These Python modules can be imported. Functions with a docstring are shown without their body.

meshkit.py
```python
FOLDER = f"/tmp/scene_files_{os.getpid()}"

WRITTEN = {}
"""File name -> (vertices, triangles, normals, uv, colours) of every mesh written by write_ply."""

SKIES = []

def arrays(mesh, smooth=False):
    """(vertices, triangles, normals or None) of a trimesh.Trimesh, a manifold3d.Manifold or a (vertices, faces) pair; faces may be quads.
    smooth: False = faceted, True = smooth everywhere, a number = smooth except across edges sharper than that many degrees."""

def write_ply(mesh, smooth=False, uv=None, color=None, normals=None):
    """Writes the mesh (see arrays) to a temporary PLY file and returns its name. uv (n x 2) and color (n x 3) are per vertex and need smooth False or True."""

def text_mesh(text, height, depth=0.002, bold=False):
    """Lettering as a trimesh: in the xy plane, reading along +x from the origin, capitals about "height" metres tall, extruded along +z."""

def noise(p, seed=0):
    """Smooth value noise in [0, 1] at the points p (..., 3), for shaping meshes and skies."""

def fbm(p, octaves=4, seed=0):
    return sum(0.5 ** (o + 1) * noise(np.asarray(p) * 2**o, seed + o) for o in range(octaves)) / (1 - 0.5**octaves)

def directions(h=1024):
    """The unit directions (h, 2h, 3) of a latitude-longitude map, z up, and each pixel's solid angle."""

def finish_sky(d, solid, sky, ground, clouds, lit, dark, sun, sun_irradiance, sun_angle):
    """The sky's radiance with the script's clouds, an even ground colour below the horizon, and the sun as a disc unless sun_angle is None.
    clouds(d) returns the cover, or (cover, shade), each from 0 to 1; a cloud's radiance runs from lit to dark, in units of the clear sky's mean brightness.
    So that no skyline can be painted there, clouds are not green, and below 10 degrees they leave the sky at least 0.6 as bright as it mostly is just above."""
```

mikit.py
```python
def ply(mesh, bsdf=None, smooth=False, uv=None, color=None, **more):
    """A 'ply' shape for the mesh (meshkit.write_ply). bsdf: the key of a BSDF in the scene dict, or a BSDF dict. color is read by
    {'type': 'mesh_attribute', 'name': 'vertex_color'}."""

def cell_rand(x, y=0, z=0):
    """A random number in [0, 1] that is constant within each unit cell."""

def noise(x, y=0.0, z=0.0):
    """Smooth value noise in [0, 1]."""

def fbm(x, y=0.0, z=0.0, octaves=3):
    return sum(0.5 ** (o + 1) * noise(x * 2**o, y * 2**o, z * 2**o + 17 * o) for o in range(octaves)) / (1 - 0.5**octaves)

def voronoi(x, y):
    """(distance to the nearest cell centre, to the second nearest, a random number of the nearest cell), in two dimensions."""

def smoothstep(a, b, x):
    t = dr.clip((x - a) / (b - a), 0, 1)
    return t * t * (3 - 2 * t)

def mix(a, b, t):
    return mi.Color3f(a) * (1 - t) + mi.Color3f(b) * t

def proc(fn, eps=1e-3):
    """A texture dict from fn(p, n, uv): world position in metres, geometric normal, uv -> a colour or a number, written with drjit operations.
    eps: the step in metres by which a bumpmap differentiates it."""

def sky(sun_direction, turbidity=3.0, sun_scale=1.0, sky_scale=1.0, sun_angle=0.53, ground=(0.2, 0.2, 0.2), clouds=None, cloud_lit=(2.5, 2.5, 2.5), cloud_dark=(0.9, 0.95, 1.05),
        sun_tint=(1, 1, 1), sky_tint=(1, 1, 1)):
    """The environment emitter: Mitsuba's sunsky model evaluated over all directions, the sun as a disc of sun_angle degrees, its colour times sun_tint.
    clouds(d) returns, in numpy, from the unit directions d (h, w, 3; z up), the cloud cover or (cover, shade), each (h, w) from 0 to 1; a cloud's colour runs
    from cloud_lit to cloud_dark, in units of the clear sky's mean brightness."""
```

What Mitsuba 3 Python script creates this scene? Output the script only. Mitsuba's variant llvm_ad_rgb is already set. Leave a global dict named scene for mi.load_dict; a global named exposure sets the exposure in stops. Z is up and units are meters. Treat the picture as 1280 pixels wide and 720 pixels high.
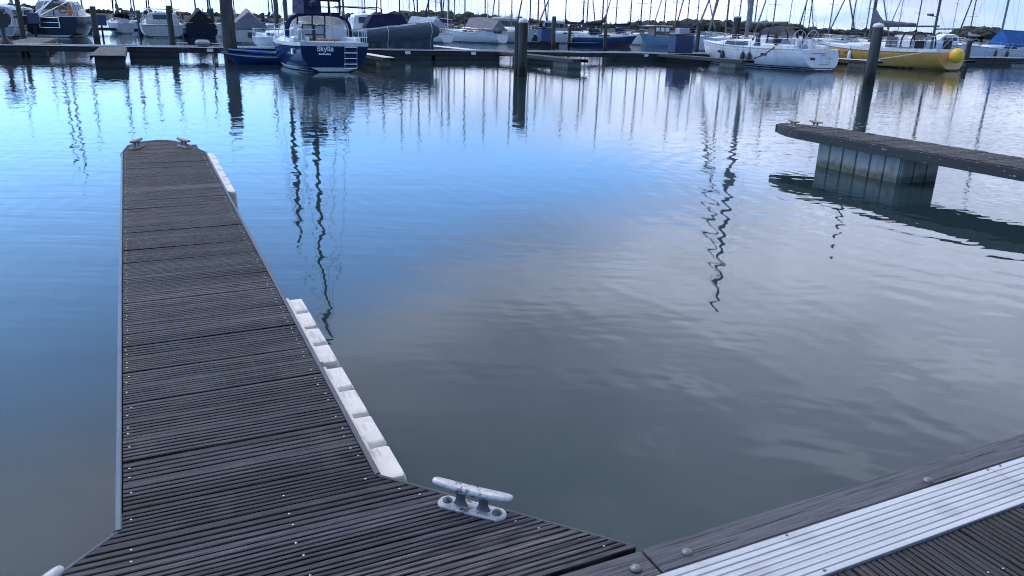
import math, random
import numpy as np, trimesh, drjit as dr, mitsuba as mi, mikit, meshkit
from mikit import noise, fbm, cell_rand, smoothstep, mix, proc

random.seed(7)
rng = np.random.default_rng(7)
scene, labels = {'type': 'scene'}, {}

# ------------------------------------------------------------------ camera, sky, exposure
EYE = np.array([0.0, 0.0, 2.16])            # metres above the water
FOC, PITCH, ROLL, YAW = 955.0, math.radians(18.95), math.radians(1.62), math.radians(25.55)
FWD = np.array([math.sin(YAW) * math.cos(PITCH), math.cos(YAW) * math.cos(PITCH), -math.sin(PITCH)])
R0 = np.array([math.cos(YAW), -math.sin(YAW), 0.0]); U0 = np.cross(R0, FWD)
RGT = R0 * math.cos(ROLL) + U0 * math.sin(ROLL); UPV = U0 * math.cos(ROLL) - R0 * math.sin(ROLL)
scene['camera'] = {'type': 'perspective', 'fov': 2 * math.degrees(math.atan(640 / FOC)), 'fov_axis': 'x', 'near_clip': 0.05, 'far_clip': 6000.0,
                   'to_world': mi.ScalarTransform4f().look_at(origin=EYE.tolist(), target=(EYE + FWD).tolist(), up=UPV.tolist())}
exposure = 3.0

def sst(a, b, x):
    t = np.clip((x - a) / (b - a), 0, 1); return t * t * (3 - 2 * t)

def clouds(d):
    """broken overcast: a clear gap of blue to the north-west (left), a pale bank along the horizon, a grey sheet higher up and to the right"""
    x, y, z = d[..., 0], d[..., 1], np.clip(d[..., 2], 0.0, 1)
    el = np.degrees(np.arcsin(z)); az = np.degrees(np.arctan2(x, y))
    q = np.stack([x / (z + 0.16), y / (z + 0.16), np.zeros_like(x)], -1)
    big = meshkit.fbm(q * 0.9 + 3.1, 5, 3); fine = meshkit.fbm(q * np.array([2.6, 3.4, 1]) + 9.0, 5, 11); soft = meshkit.noise(q * 0.7 + 21.0, 5)
    streak = meshkit.fbm(np.stack([az / 9.0 + el / 16, el / 2.2 - az / 30, 0 * az], -1), 5, 31)
    w = (big - 0.5)
    # bank near the horizon, taller towards the right
    top = 4.0 + 0.085 * np.clip(az + 6, 0, 60) + 7 * w
    bank = 1 - sst(top - 2.0, top + 3.5, el)
    bank = bank * (0.55 + 0.45 * sst(2, 20, az + 12 * w))
    # grey sheet: starts at the right, spreads over the zenith
    edge = 21 - 0.36 * np.clip(az - 8, -40, 45) + 10 * w
    sheet = sst(edge - 5, edge + 6, el)
    hole = sst(0.60, 0.75, soft + 0.35 * (fine - 0.5)) * 0.25
    veil = 0.10 * sst(6, 15, el + 8 * w) + 0.32 * sst(19, 33, el + 10 * w) + 0.62 * sst(25, 35, el + 14 * w) * sst(14, 0, az)                     # thin high veil over the blue gap
    cover = np.maximum(bank * (0.80 + 0.20 * sst(0.35, 0.6, streak)), sheet * (0.95 - hole))
    cover = np.maximum(np.maximum(cover, veil), 0.38 * sst(0.52, 0.74, streak) * sst(22, 40, az))
    # brightness inside the clouds: dim near the horizon, brighter overhead as overcast is, darkened in the unseen south to dim sides facing the viewer
    glow = np.exp(-((az - 30) / 22.0) ** 2 - ((el - 3.0) / 4.5) ** 2)
    shade = 0.75 - 0.36 * sst(8, 26, el + 8 * w) - 0.40 * sst(24, 44, az) * sst(4, 12, el) * (1 - 0.6 * sst(17, 27, el)) + 0.17 * sst(19, 29, el + 5 * w) * sst(2, 14, az) - 0.12 * sst(14, -4, az) * (1 - sst(5, 11, el)) - 0.20 * glow + 0.52 * (0.5 - fine) * (1 - 0.4 * sst(20, 30, el)) + 0.45 * (0.5 - streak) * (1 - 0.6 * sst(6, 12, el))
    shade = shade + 0.10 * sst(36, 50, az) * (1 - sst(1, 8, el)) - 0.20 * sst(0.50, 0.78, streak) * sst(25, 40, az)
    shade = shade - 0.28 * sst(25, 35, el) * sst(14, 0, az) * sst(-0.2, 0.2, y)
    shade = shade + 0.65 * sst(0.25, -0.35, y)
    return cover, np.clip(shade, 0, 1)

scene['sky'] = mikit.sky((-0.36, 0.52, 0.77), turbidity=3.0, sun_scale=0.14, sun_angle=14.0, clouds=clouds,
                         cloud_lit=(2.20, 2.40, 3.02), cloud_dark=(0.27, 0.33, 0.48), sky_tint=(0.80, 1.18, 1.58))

# ------------------------------------------------------------------ helpers
class Mesh:
    """collects pieces of one shape"""
    def __init__(self): self.v, self.f, self.n = [], [], 0
    def add(self, v, f):
        v = np.asarray(v, float); f = np.asarray(f, int)
        if f.shape[1] == 4: f = np.vstack([f[:, [0, 1, 2]], f[:, [0, 2, 3]]])
        self.v.append(v); self.f.append(f + self.n); self.n += len(v); return self
    def tri(self): return trimesh.Trimesh(np.vstack(self.v), np.vstack(self.f), process=False)

def loft(rings, cap=True, closed=True):
    rings = [np.asarray(r, float) for r in rings]; m = len(rings[0]); v = np.vstack(rings); f = []
    for i in range(len(rings) - 1):
        for j in range(m if closed else m - 1):
            k = (j + 1) % m
            f += [[i * m + j, i * m + k, (i + 1) * m + k], [i * m + j, (i + 1) * m + k, (i + 1) * m + j]]
    if cap and closed:
        for i, s in ((0, 1), (len(rings) - 1, 0)):
            c = len(v); v = np.vstack([v, rings[i].mean(0)])
            for j in range(m):
                k = (j + 1) % m
                f.append([i * m + k, i * m + j, c] if s else [i * m + j, i * m + k, c])
    return v, np.array(f)

def tube(pts, r, sides=7):
    p = np.asarray(pts, float); t = np.gradient(p, axis=0); t /= np.linalg.norm(t, axis=1, keepdims=True) + 1e-12
    ref = np.array([0, 0, 1.0]) if abs(t[:, 2]).mean() < 0.8 else np.array([1.0, 0, 0])
    a = np.cross(t, ref); a /= np.linalg.norm(a, axis=1, keepdims=True) + 1e-12; b = np.cross(t, a)
    r = np.broadcast_to(r, (len(p),)); an = np.arange(sides) * 2 * math.pi / sides
    return loft([p[i] + r[i] * (np.cos(an)[:, None] * a[i] + np.sin(an)[:, None] * b[i]) for i in range(len(p))])

def boxv(x0, x1, y0, y1, z0, z1, ch=0.0):
    """box with chamfered edges"""
    if ch <= 0:
        b = trimesh.creation.box(extents=(x1 - x0, y1 - y0, z1 - z0)); return b.vertices + [(x0 + x1) / 2, (y0 + y1) / 2, (z0 + z1) / 2], b.faces
    pts = []
    for sx, X in ((-1, x0), (1, x1)):
        for sy, Y in ((-1, y0), (1, y1)):
            for sz, Z in ((-1, z0), (1, z1)):
                pts += [[X, Y - sy * ch, Z - sz * ch], [X - sx * ch, Y, Z - sz * ch], [X - sx * ch, Y - sy * ch, Z]]
    h = trimesh.convex.convex_hull(np.array(pts)); return h.vertices, h.faces

def lathe(prof, n=16):
    an = np.arange(n) * 2 * math.pi / n
    return loft([np.stack([r * np.cos(an), r * np.sin(an), np.full(n, z)], 1) for r, z in prof])

def rz(v, deg):
    a = math.radians(deg); c, s = math.cos(a), math.sin(a); v = np.asarray(v, float); return np.stack([v[:, 0] * c - v[:, 1] * s, v[:, 0] * s + v[:, 1] * c, v[:, 2]], 1)

def numbered(name):
    if name not in scene and name not in labels: return name
    i = 1
    while f'{name}_{i:03d}' in scene or f'{name}_{i:03d}' in labels: i += 1
    return f'{name}_{i:03d}'

class Frame:
    """where a thing stands: local x ahead, y to its left, z up"""
    def __init__(self, loc=(0, 0, 0), deg=0.0): self.l, self.d = np.array(loc, float), deg
    def __call__(self, v): return rz(v, self.d) + self.l
WORLD = Frame()

def thing(name, label, cat, group=None):
    key = numbered(name); labels[key] = {'label': label, 'category': cat}
    if group: labels[key]['group'] = group
    return key

def obj(name, m, bsdf, parent=None, fr=WORLD, smooth=False, kind=None, label=None, **more):
    key = numbered(parent + '__' + name if parent else name)
    if isinstance(m, Mesh): m = m.tri()
    if isinstance(m, tuple): v, f = m
    else: v, f = np.asarray(m.vertices), np.asarray(m.faces)
    f = np.asarray(f)
    if f.shape[1] == 4: f = np.vstack([f[:, [0, 1, 2]], f[:, [0, 2, 3]]])
    scene[key] = mikit.ply(trimesh.Trimesh(fr(v), f, process=False), bsdf, smooth=smooth, **more)
    if kind or label:
        labels[key] = {}
        if kind: labels[key]['kind'] = kind
        if label: labels[key]['label'] = label
    return key

def single(name, m, bsdf, label, cat, group=None, fr=WORLD, smooth=False, **more):
    key = obj(name, m, bsdf, None, fr, smooth, **more); labels[key] = {**labels.get(key, {}), 'label': label, 'category': cat}
    if group: labels[key]['group'] = group
    return key

def along(px, y):
    """the bearing of a column of the photograph, followed to the row of berths y metres away: x there"""
    d = FWD + RGT * (px - 640) / FOC + UPV * (360 - 40) / FOC; return y * d[0] / d[1]

# ------------------------------------------------------------------ materials
def mat(key, base, rough=0.5, metal=0.0, spec=0.5, **kw):
    scene[key] = {'type': 'twosided', 'bsdf': {'type': 'principled', 'base_color': base if isinstance(base, dict) else {'type': 'rgb', 'value': list(base)},
                                               'roughness': rough, 'metallic': metal, 'specular': spec, **kw}}
    return key

def bumped(key, base, height, rough=0.5, metal=0.0, spec=0.5, scale=1.0, eps=1e-3):
    scene[key] = {'type': 'twosided', 'bsdf': {'type': 'bumpmap', 'arbitrary': proc(height, eps), 'scale': scale,
                  'bsdf': {'type': 'principled', 'base_color': proc(base) if callable(base) else {'type': 'rgb', 'value': list(base)}, 'roughness': proc(rough) if callable(rough) else rough, 'metallic': metal, 'specular': spec}}}
    return key

PITCH_P = 0.170       # plank pitch on all decks
def wood(along_y):
    def split(p): return (p.y, p.x) if along_y else (p.x, p.y)      # (along the grain, across)
    def col(p, n, uv):
        l, c = split(p); k = cell_rand(dr.floor(c / PITCH_P + 0.5), 3, 1); k2 = cell_rand(dr.floor(c / PITCH_P + 0.5), 8, 2)
        g = fbm(l * 3.6 + k * 40, c * 120, p.z * 60, 4); g2 = fbm(l * 13 + 5, c * 300, 3, 2); st = fbm(l * 1.3, c * 1.6, 7, 3)
        t = 0.62 + 0.95 * k * k + 3.2 * (g - 0.5) + 2.6 * (g2 - 0.5) + 1.2 * (st - 0.5)
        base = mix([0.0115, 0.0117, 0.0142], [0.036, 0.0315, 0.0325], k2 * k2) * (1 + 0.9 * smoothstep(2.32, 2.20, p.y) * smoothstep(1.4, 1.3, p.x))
        dirt = smoothstep(0.62, 0.80, fbm(p.x * 6, p.y * 6, 2, 4)) * 0.35
        return base * dr.clip(t, 0.16, 2.6) * (1 - dirt) + mi.Color3f(0.05, 0.055, 0.05) * dirt
    def h(p, n, uv):
        l, c = split(p); return (fbm(l * 3.6, c * 130, p.z * 90, 3) - 0.5) * 0.0036 + (noise(l * 22, c * 500, 3) - 0.5) * 0.0005
    return col, h
cx_, hx_ = wood(False); cy_, hy_ = wood(True)
bumped('wood_x', cx_, hx_, 0.60, spec=0.34); bumped('wood_y', cy_, hy_, 0.60, spec=0.34)

def beam_col(p, n, uv):
    g = fbm(p.x * 5 + 0.9 * noise(p.x * 3, p.y * 30), p.y * 150 + 4 * noise(p.x * 1.6, p.y * 4), p.z * 60, 4); g2 = fbm(p.x * 14, p.y * 420, 5, 2)
    crack = smoothstep(0.66, 0.76, fbm(p.x * 3.4, p.y * 260 + 5 * noise(p.x * 1.3, 3), 9, 3))
    c = mix([0.022, 0.025, 0.030], [0.074, 0.078, 0.086], dr.clip(g * 1.5 - 0.2 + 0.5 * (g2 - 0.5), 0, 1)) * (0.75 + 0.5 * fbm(p.x * 1.5, p.y * 7, 1, 3))
    return c * (1 - 0.72 * crack)
def beam_h(p, n, uv):
    return (fbm(p.x * 5 + 0.9 * noise(p.x * 3, p.y * 30), p.y * 150 + 4 * noise(p.x * 1.6, p.y * 4), p.z * 60, 3) - 0.5) * 0.0026 - 0.0016 * smoothstep(0.66, 0.76, fbm(p.x * 3.4, p.y * 260 + 5 * noise(p.x * 1.3, 3), 9, 3))
bumped('timber', beam_col, beam_h, 0.62, spec=0.4)

def alu_col(p, n, uv):
    s = fbm(p.x * 1.2, p.y * 140, 3, 3); d = fbm(p.x * 7, p.y * 7, 4, 4)
    return mi.Color3f(0.42, 0.43, 0.445) * (0.80 + 0.30 * s) * (1 - 0.16 * smoothstep(0.50, 0.80, d))
def alu_h(p, n, uv): return (noise(p.x * 6, p.y * 500, 1) - 0.5) * 0.00025
bumped('tread_metal', alu_col, alu_h, 0.42, metal=0.55, spec=0.5)
def edge_col(p, n, uv):
    d = fbm(p.x * 9, p.y * 5, p.z * 20, 4); return mix([0.055, 0.068, 0.088], [0.105, 0.122, 0.148], d)
scene['edge_metal'] = {'type': 'twosided', 'bsdf': {'type': 'principled', 'base_color': proc(edge_col), 'roughness': 0.45, 'metallic': 0.6, 'specular': 0.5}}
def gedge_col(p, n, uv): return mix([0.030, 0.032, 0.038], [0.075, 0.078, 0.086], fbm(p.x * 12, p.y * 6, p.z * 40, 4))
mat('grey_edge', proc(gedge_col), 0.6)
def cleat_col(p, n, uv):
    a = fbm(p.x * 60, p.y * 60, p.z * 60, 3); d = dr.sqrt(dr.square(p.x - 0.868) + dr.square(p.y - 2.102)); b = smoothstep(0.50, 0.62, fbm(p.x * 90, p.y * 90, p.z * 70, 4)) * (0.9 * smoothstep(0.095, 0.03, d) + 0.10)
    return mix([0.27, 0.28, 0.295], [0.41, 0.415, 0.42], a) * (1 - 0.75 * b)
def cleat_h(p, n, uv): return (fbm(p.x * 130, p.y * 130, p.z * 130, 2) - 0.5) * 0.0007
bumped('galvanised', cleat_col, cleat_h, 0.47, metal=0.45)
mat('dark_steel', (0.10, 0.105, 0.11), 0.5, 0.6)
mat('screw_metal', (0.36, 0.36, 0.35), 0.35, 0.8)
def bolt_col(p, n, uv): return mix([0.085, 0.085, 0.088], [0.20, 0.195, 0.19], fbm(p.x * 80, p.y * 80, p.z * 80, 3))
mat('bolt_metal', proc(bolt_col), 0.5, 0.45)
def pvc_col(p, n, uv):
    d = fbm(p.x * 22, p.y * 22, p.z * 22, 4); low = smoothstep(0.40, 0.33, p.z); g = smoothstep(0.55, 0.75, fbm(p.x * 40, p.y * 9, p.z * 30, 3))
    c = mix([0.42, 0.41, 0.375], [0.56, 0.545, 0.505], d) * (1 - 0.28 * g)
    return c * (1 - 0.55 * low) + mi.Color3f(0.11, 0.12, 0.07) * (0.55 * low)
mat('white_plastic', proc(pvc_col), 0.5)
def conc_col(p, n, uv):
    d = fbm(p.x * 3, p.y * 3, p.z * 3, 4); d2 = fbm(p.x * 14, p.y * 14, p.z * 5, 3); run = fbm(p.x * 16, p.y * 16, p.z * 1.2, 3)
    wet = smoothstep(0.17, 0.06, p.z + 0.10 * (run - 0.5) + 0.05 * (d2 - 0.5)); c = mi.Color3f(0.245, 0.232, 0.212) * (0.62 + 0.5 * d + 0.25 * d2) * (1 - 0.35 * smoothstep(0.55, 0.8, run))
    return c * (1 - 0.72 * wet) + mix([0.02, 0.022, 0.014], [0.045, 0.055, 0.022], d2) * (0.72 * wet)
def conc_h(p, n, uv): return (fbm(p.x * 50, p.y * 50, p.z * 50, 3) - 0.5) * 0.003
bumped('concrete', conc_col, conc_h, 0.8, spec=0.3)
def dconc_col(p, n, uv):
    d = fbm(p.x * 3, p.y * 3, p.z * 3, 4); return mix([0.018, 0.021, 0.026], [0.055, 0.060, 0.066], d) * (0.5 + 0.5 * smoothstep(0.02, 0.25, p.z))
mat('dark_concrete', proc(dconc_col), 0.8)
def mconc_col(p, n, uv): return conc_col(p, n, uv) * 0.55
mat('mid_concrete', proc(mconc_col), 0.8)
def tar_col(p, n, uv):
    g = fbm(p.y * 2.2, p.z * 60, p.x * 60, 4); sp = smoothstep(0.70, 0.78, fbm(p.x * 22, p.y * 22, p.z * 22, 3)); return mix([0.007, 0.0075, 0.009], [0.026, 0.027, 0.029], g) * (1 - sp) + mi.Color3f(0.22, 0.22, 0.21) * sp * 0.7
mat('tarred_timber', proc(tar_col), 0.75)
def rust_col(p, n, uv): return mix([0.10, 0.075, 0.06], [0.22, 0.20, 0.185], fbm(p.x * 40, p.y * 40, p.z * 40, 3))
mat('rusty_metal', proc(rust_col), 0.6, 0.3)
mat('under_timber', (0.018, 0.018, 0.020), 0.85)
def pile_col(p, n, uv):
    g = fbm(p.x * 9, p.y * 9, p.z * 0.5, 4); g2 = fbm(p.x * 26, p.y * 26, p.z * 0.8, 3); wet = smoothstep(0.75, 0.35, p.z + 0.2 * noise(p.x * 5, p.y * 5))
    c = mix([0.022, 0.022, 0.021], [0.085, 0.082, 0.072], dr.clip(1.5 * g - 0.25, 0, 1)) * (0.55 + 0.9 * g2); return c * (1 - 0.6 * wet)
def pile_h(p, n, uv): return (fbm(p.x * 13, p.y * 13, p.z * 0.7, 4) - 0.5) * 0.05
bumped('pile_wood', pile_col, pile_h, 0.85, spec=0.25, eps=4e-3)

# boats
def gel(key, c, rough=0.28):
    c = np.array(c)
    def f(p, n, uv):
        d = fbm(p.x * 0.9, p.y * 0.9, p.z * 3.2, 3); s = smoothstep(0.5, 0.8, fbm(p.x * 5, p.y * 5, p.z * 0.8, 3))
        return mi.Color3f(*[float(k) for k in c]) * (0.88 + 0.2 * d) * (1 - 0.16 * s)
    return mat(key, proc(f), rough)
gel('white_gel', (0.50, 0.52, 0.54)); gel('cream_gel', (0.44, 0.44, 0.42)); gel('navy_gel', (0.007, 0.021, 0.066), 0.14); gel('dark_gel', (0.010, 0.018, 0.035), 0.2)
gel('yellow_gel', (0.40, 0.225, 0.058)); gel('lightblue_gel', (0.16, 0.27, 0.36)); gel('blue_gel', (0.012, 0.035, 0.095)); gel('grey_gel', (0.26, 0.28, 0.30)); gel('tender_gel', (0.006, 0.018, 0.070))
mat('deck_grey', (0.50, 0.52, 0.53), 0.7); mat('teak', (0.20, 0.12, 0.065), 0.7); mat('panel_grey', (0.27, 0.28, 0.31), 0.5); mat('brown_panel', (0.11, 0.05, 0.03), 0.6)
def cloth(key, c):
    c = [float(k) for k in c]
    def f(p, n, uv): return mi.Color3f(*c) * (0.7 + 0.6 * fbm(p.x * 2.2, p.y * 2.2, p.z * 4, 4))
    def h(p, n, uv): return (fbm(p.x * 3.0, p.y * 3.0, p.z * 5, 3) - 0.5) * 0.10
    return bumped(key, f, h, 0.85, spec=0.2, eps=6e-3)
cloth('navy_cloth', (0.014, 0.022, 0.052)); cloth('black_cloth', (0.016, 0.018, 0.022)); cloth('grey_cloth', (0.17, 0.17, 0.185)); cloth('slate_cloth', (0.075, 0.088, 0.105)); cloth('blue_cloth', (0.020, 0.085, 0.24))
cloth('pale_cloth', (0.27, 0.33, 0.39)); cloth('sail_cloth', (0.50, 0.47, 0.42)); cloth('tarp', (0.055, 0.072, 0.092)); cloth('tarp_top', (0.15, 0.20, 0.245)); cloth('red_cloth', (0.50, 0.05, 0.04)); cloth('charcoal_cloth', (0.032, 0.036, 0.042))
mat('mast_alloy', (0.13, 0.135, 0.14), 0.5, 0.2); mat('mast_dark', (0.045, 0.045, 0.048), 0.5); mat('mast_wood', (0.20, 0.115, 0.065), 0.45); mat('steel', (0.58, 0.60, 0.62), 0.25, 0.9); mat('wire', (0.10, 0.105, 0.11), 0.5, 0.5)
mat('rope', (0.075, 0.075, 0.085), 0.9); mat('pale_rope', (0.50, 0.50, 0.47), 0.9); mat('rubber', (0.018, 0.019, 0.021), 0.6); mat('tinted', (0.012, 0.016, 0.026), 0.08); mat('antifoul', (0.010, 0.012, 0.022), 0.7); mat('red_antifoul', (0.10, 0.035, 0.035), 0.7)
mat('stripe_white', (0.62, 0.64, 0.63), 0.4); mat('stripe_pale', (0.42, 0.46, 0.44), 0.5); mat('stripe_navy', (0.010, 0.016, 0.045), 0.3); mat('letter_white', (0.80, 0.80, 0.80), 0.5); mat('orange', (0.30, 0.09, 0.03), 0.6); mat('lifebuoy_red', (0.60, 0.035, 0.03), 0.6)
mat('box_blue', (0.012, 0.022, 0.085), 0.45); mat('bin_blue', (0.014, 0.045, 0.12), 0.5); mat('buoy_yellow', (0.66, 0.36, 0.02), 0.5); mat('bark', (0.035, 0.028, 0.022), 0.9); mat('fender_white', (0.62, 0.62, 0.58), 0.5); mat('fender_navy', (0.02, 0.024, 0.035), 0.45)
scene['clear_film'] = {'type': 'thindielectric', 'int_ior': 1.45}
scene['milky_film'] = {'type': 'blendbsdf', 'weight': 0.45, 'a': {'type': 'thindielectric', 'int_ior': 1.45}, 'b': {'type': 'twosided', 'bsdf': {'type': 'diffuse', 'reflectance': {'type': 'rgb', 'value': [0.65, 0.67, 0.68]}}}}

# water: murky body under a smooth surface, wind ripples as a height field
WAVES = []
for i in range(26):
    lam = 0.085 * 1.125 ** i; th = math.radians(rng.normal(62, 38)); k = 2 * math.pi / lam
    WAVES.append((k * math.cos(th), k * math.sin(th), (0.0021 if lam < 0.15 else 0.0044 if lam < 0.36 else 0.0020 if lam < 0.8 else 0.0010) / k, rng.uniform(0, 6.28)))
def water_h(p, n, uv):
    wx = p.x + 0.22 * noise(p.x * 1.1, p.y * 1.1, 1) + 0.8 * noise(p.x * 0.21, p.y * 0.21, 4); wy = p.y + 0.22 * noise(p.x * 1.1, p.y * 1.1, 2) + 0.8 * noise(p.x * 0.21, p.y * 0.21, 6)
    s = mi.Float(0)
    for kx, ky, a, ph in WAVES: s += a * dr.sin(kx * wx + ky * wy + ph)
    m = 0.45 + 1.1 * fbm(p.x * 0.16, p.y * 0.10, 3, 2)
    r = dr.sqrt(dr.square(p.x - 10.9) + dr.square(p.y - 7.0))                  # rings that the rocking float sends out
    ring = 0.0011 * dr.sin(r * 15.0 + 2.0 * noise(p.x * 0.8, p.y * 0.8, 5)) * dr.exp(-dr.square((r - 4.2) / 1.7))
    return s * m * (0.50 + 0.50 * smoothstep(2.5, 10.0, p.y)) + ring
scene['water_surface'] = {'type': 'bumpmap', 'arbitrary': proc(water_h, 4e-3), 'scale': 1.0,
                          'bsdf': {'type': 'plastic', 'int_ior': 1.33, 'diffuse_reflectance': {'type': 'rgb', 'value': [0.013, 0.028, 0.032]}}}
scene['water'] = {'type': 'rectangle', 'to_world': mi.ScalarTransform4f().translate([0, 600, 0]).scale([2600, 2000, 1]), 'bsdf': {'type': 'ref', 'id': 'water_surface'}}
labels['water'] = {'kind': 'structure'}

# far shore: a low dyke and a mass of scrub and trees on it
def dyke_col(p, n, uv): return mix([0.014, 0.017, 0.013], [0.034, 0.036, 0.026], fbm(p.x * 0.08, p.y * 0.08, p.z, 4))
mat('dyke_grass', proc(dyke_col), 0.95)
xs = np.linspace(-700, 1500, 160); rows = []
for y, h in ((430, -0.5), (436, 0.6), (446, 2.2), (470, 2.6), (900, 2.0)):
    rows.append(np.stack([xs, np.full_like(xs, y) + 10 * np.sin(xs / 170), h + (0.35 * np.sin(xs / 61) + 0.25 * np.sin(xs / 23 + 1) if h > 0 else 0 * xs)], 1))
obj('far_shore', loft(rows, cap=False, closed=False), 'dyke_grass', smooth=True, kind='structure')
def wood_col(p, n, uv): return mix([0.012, 0.016, 0.012], [0.050, 0.048, 0.030], fbm(p.x * 0.25, p.y * 0.25, p.z * 0.8, 3))
mat('far_foliage', proc(wood_col), 0.95)
ico = trimesh.creation.icosphere(subdivisions=1); tw = Mesh()
for i in range(1500):
    x = rng.uniform(-330, 1000); y = 450 + 10 * math.sin(x / 170) + rng.uniform(0, 30)
    big = meshkit.noise(np.array([x / 55.0, 0, 0]), 4); h = (1.3 + 4.6 * big ** 1.5) * rng.uniform(0.6, 1.25) * (1.35 if x > 420 else 1.0); w = h * rng.uniform(0.55, 1.3)
    v = ico.vertices * (1 + 0.5 * (rng.random((len(ico.vertices), 1)) - 0.5)); tw.add(v * [w, w, h * 0.75] + [x, y, 2.3 + h * 0.55], ico.faces)
    if rng.random() < 0.16:
        for k in range(3):
            a = x + rng.normal(0, 0.6); tw.add(*tube([[a, y, 2.0], [a + rng.normal(0, .3), y, 2.3 + h * 1.25 + rng.uniform(.4, 2.2)]], 0.12, 4))
key = obj('far_scrub', tw, 'far_foliage', kind='stuff'); labels[key].update(label='dark low belt of scrub and trees along the far shore behind the masts', category='trees')

# ------------------------------------------------------------------ decks
DECK = 0.56
def plank_bar(c0, lim, axis, z, ribs=6, thick=0.028, tilt=0.0, drop=0.0, gap=0.006):
    """one grooved board across the pier: c0 its first edge on the cross axis, lim(c) -> (from, to) along the board"""
    w = PITCH_P - gap; prof = [(0.0, -thick), (0.0, -0.002)]; rp = (w - 0.004) / ribs
    for i in range(ribs):
        a = 0.002 + i * rp; prof += [(a, -0.0012), (a + rp * 0.07, 0.0), (a + rp * 0.62, 0.0), (a + rp * 0.70, -0.0012)]
        if i < ribs - 1: prof += [(a + rp * 0.76, -0.0065), (a + rp * 0.94, -0.0065)]
    prof += [(w - 0.0005, -0.002), (w, -thick)]
    A, B = [], []
    for c, dz in prof:
        lo, hi = lim(c0 + c); za = z + dz + drop
        A.append((lo, c0 + c, za - tilt)); B.append((hi, c0 + c, za + tilt))
    A, B = np.array(A), np.array(B)
    n = len(A); f = []
    for j in range(n):
        k = (j + 1) % n; f += [[j, n + k, k], [j, n + j, n + k]]
    # end caps as strips under the ribs (bottom corners 0 and n-1)
    for base, flip in ((0, 0), (n, 1)):
        for j in range(1, n - 1):
            t = [base, base + j, base + j + 1]; f.append(t if flip else t[::-1])
    v = np.vstack([A, B])
    if axis == 'y': v = v[:, [1, 0, 2]]; f = [t[::-1] for t in f]
    return v, np.array(f)

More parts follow.
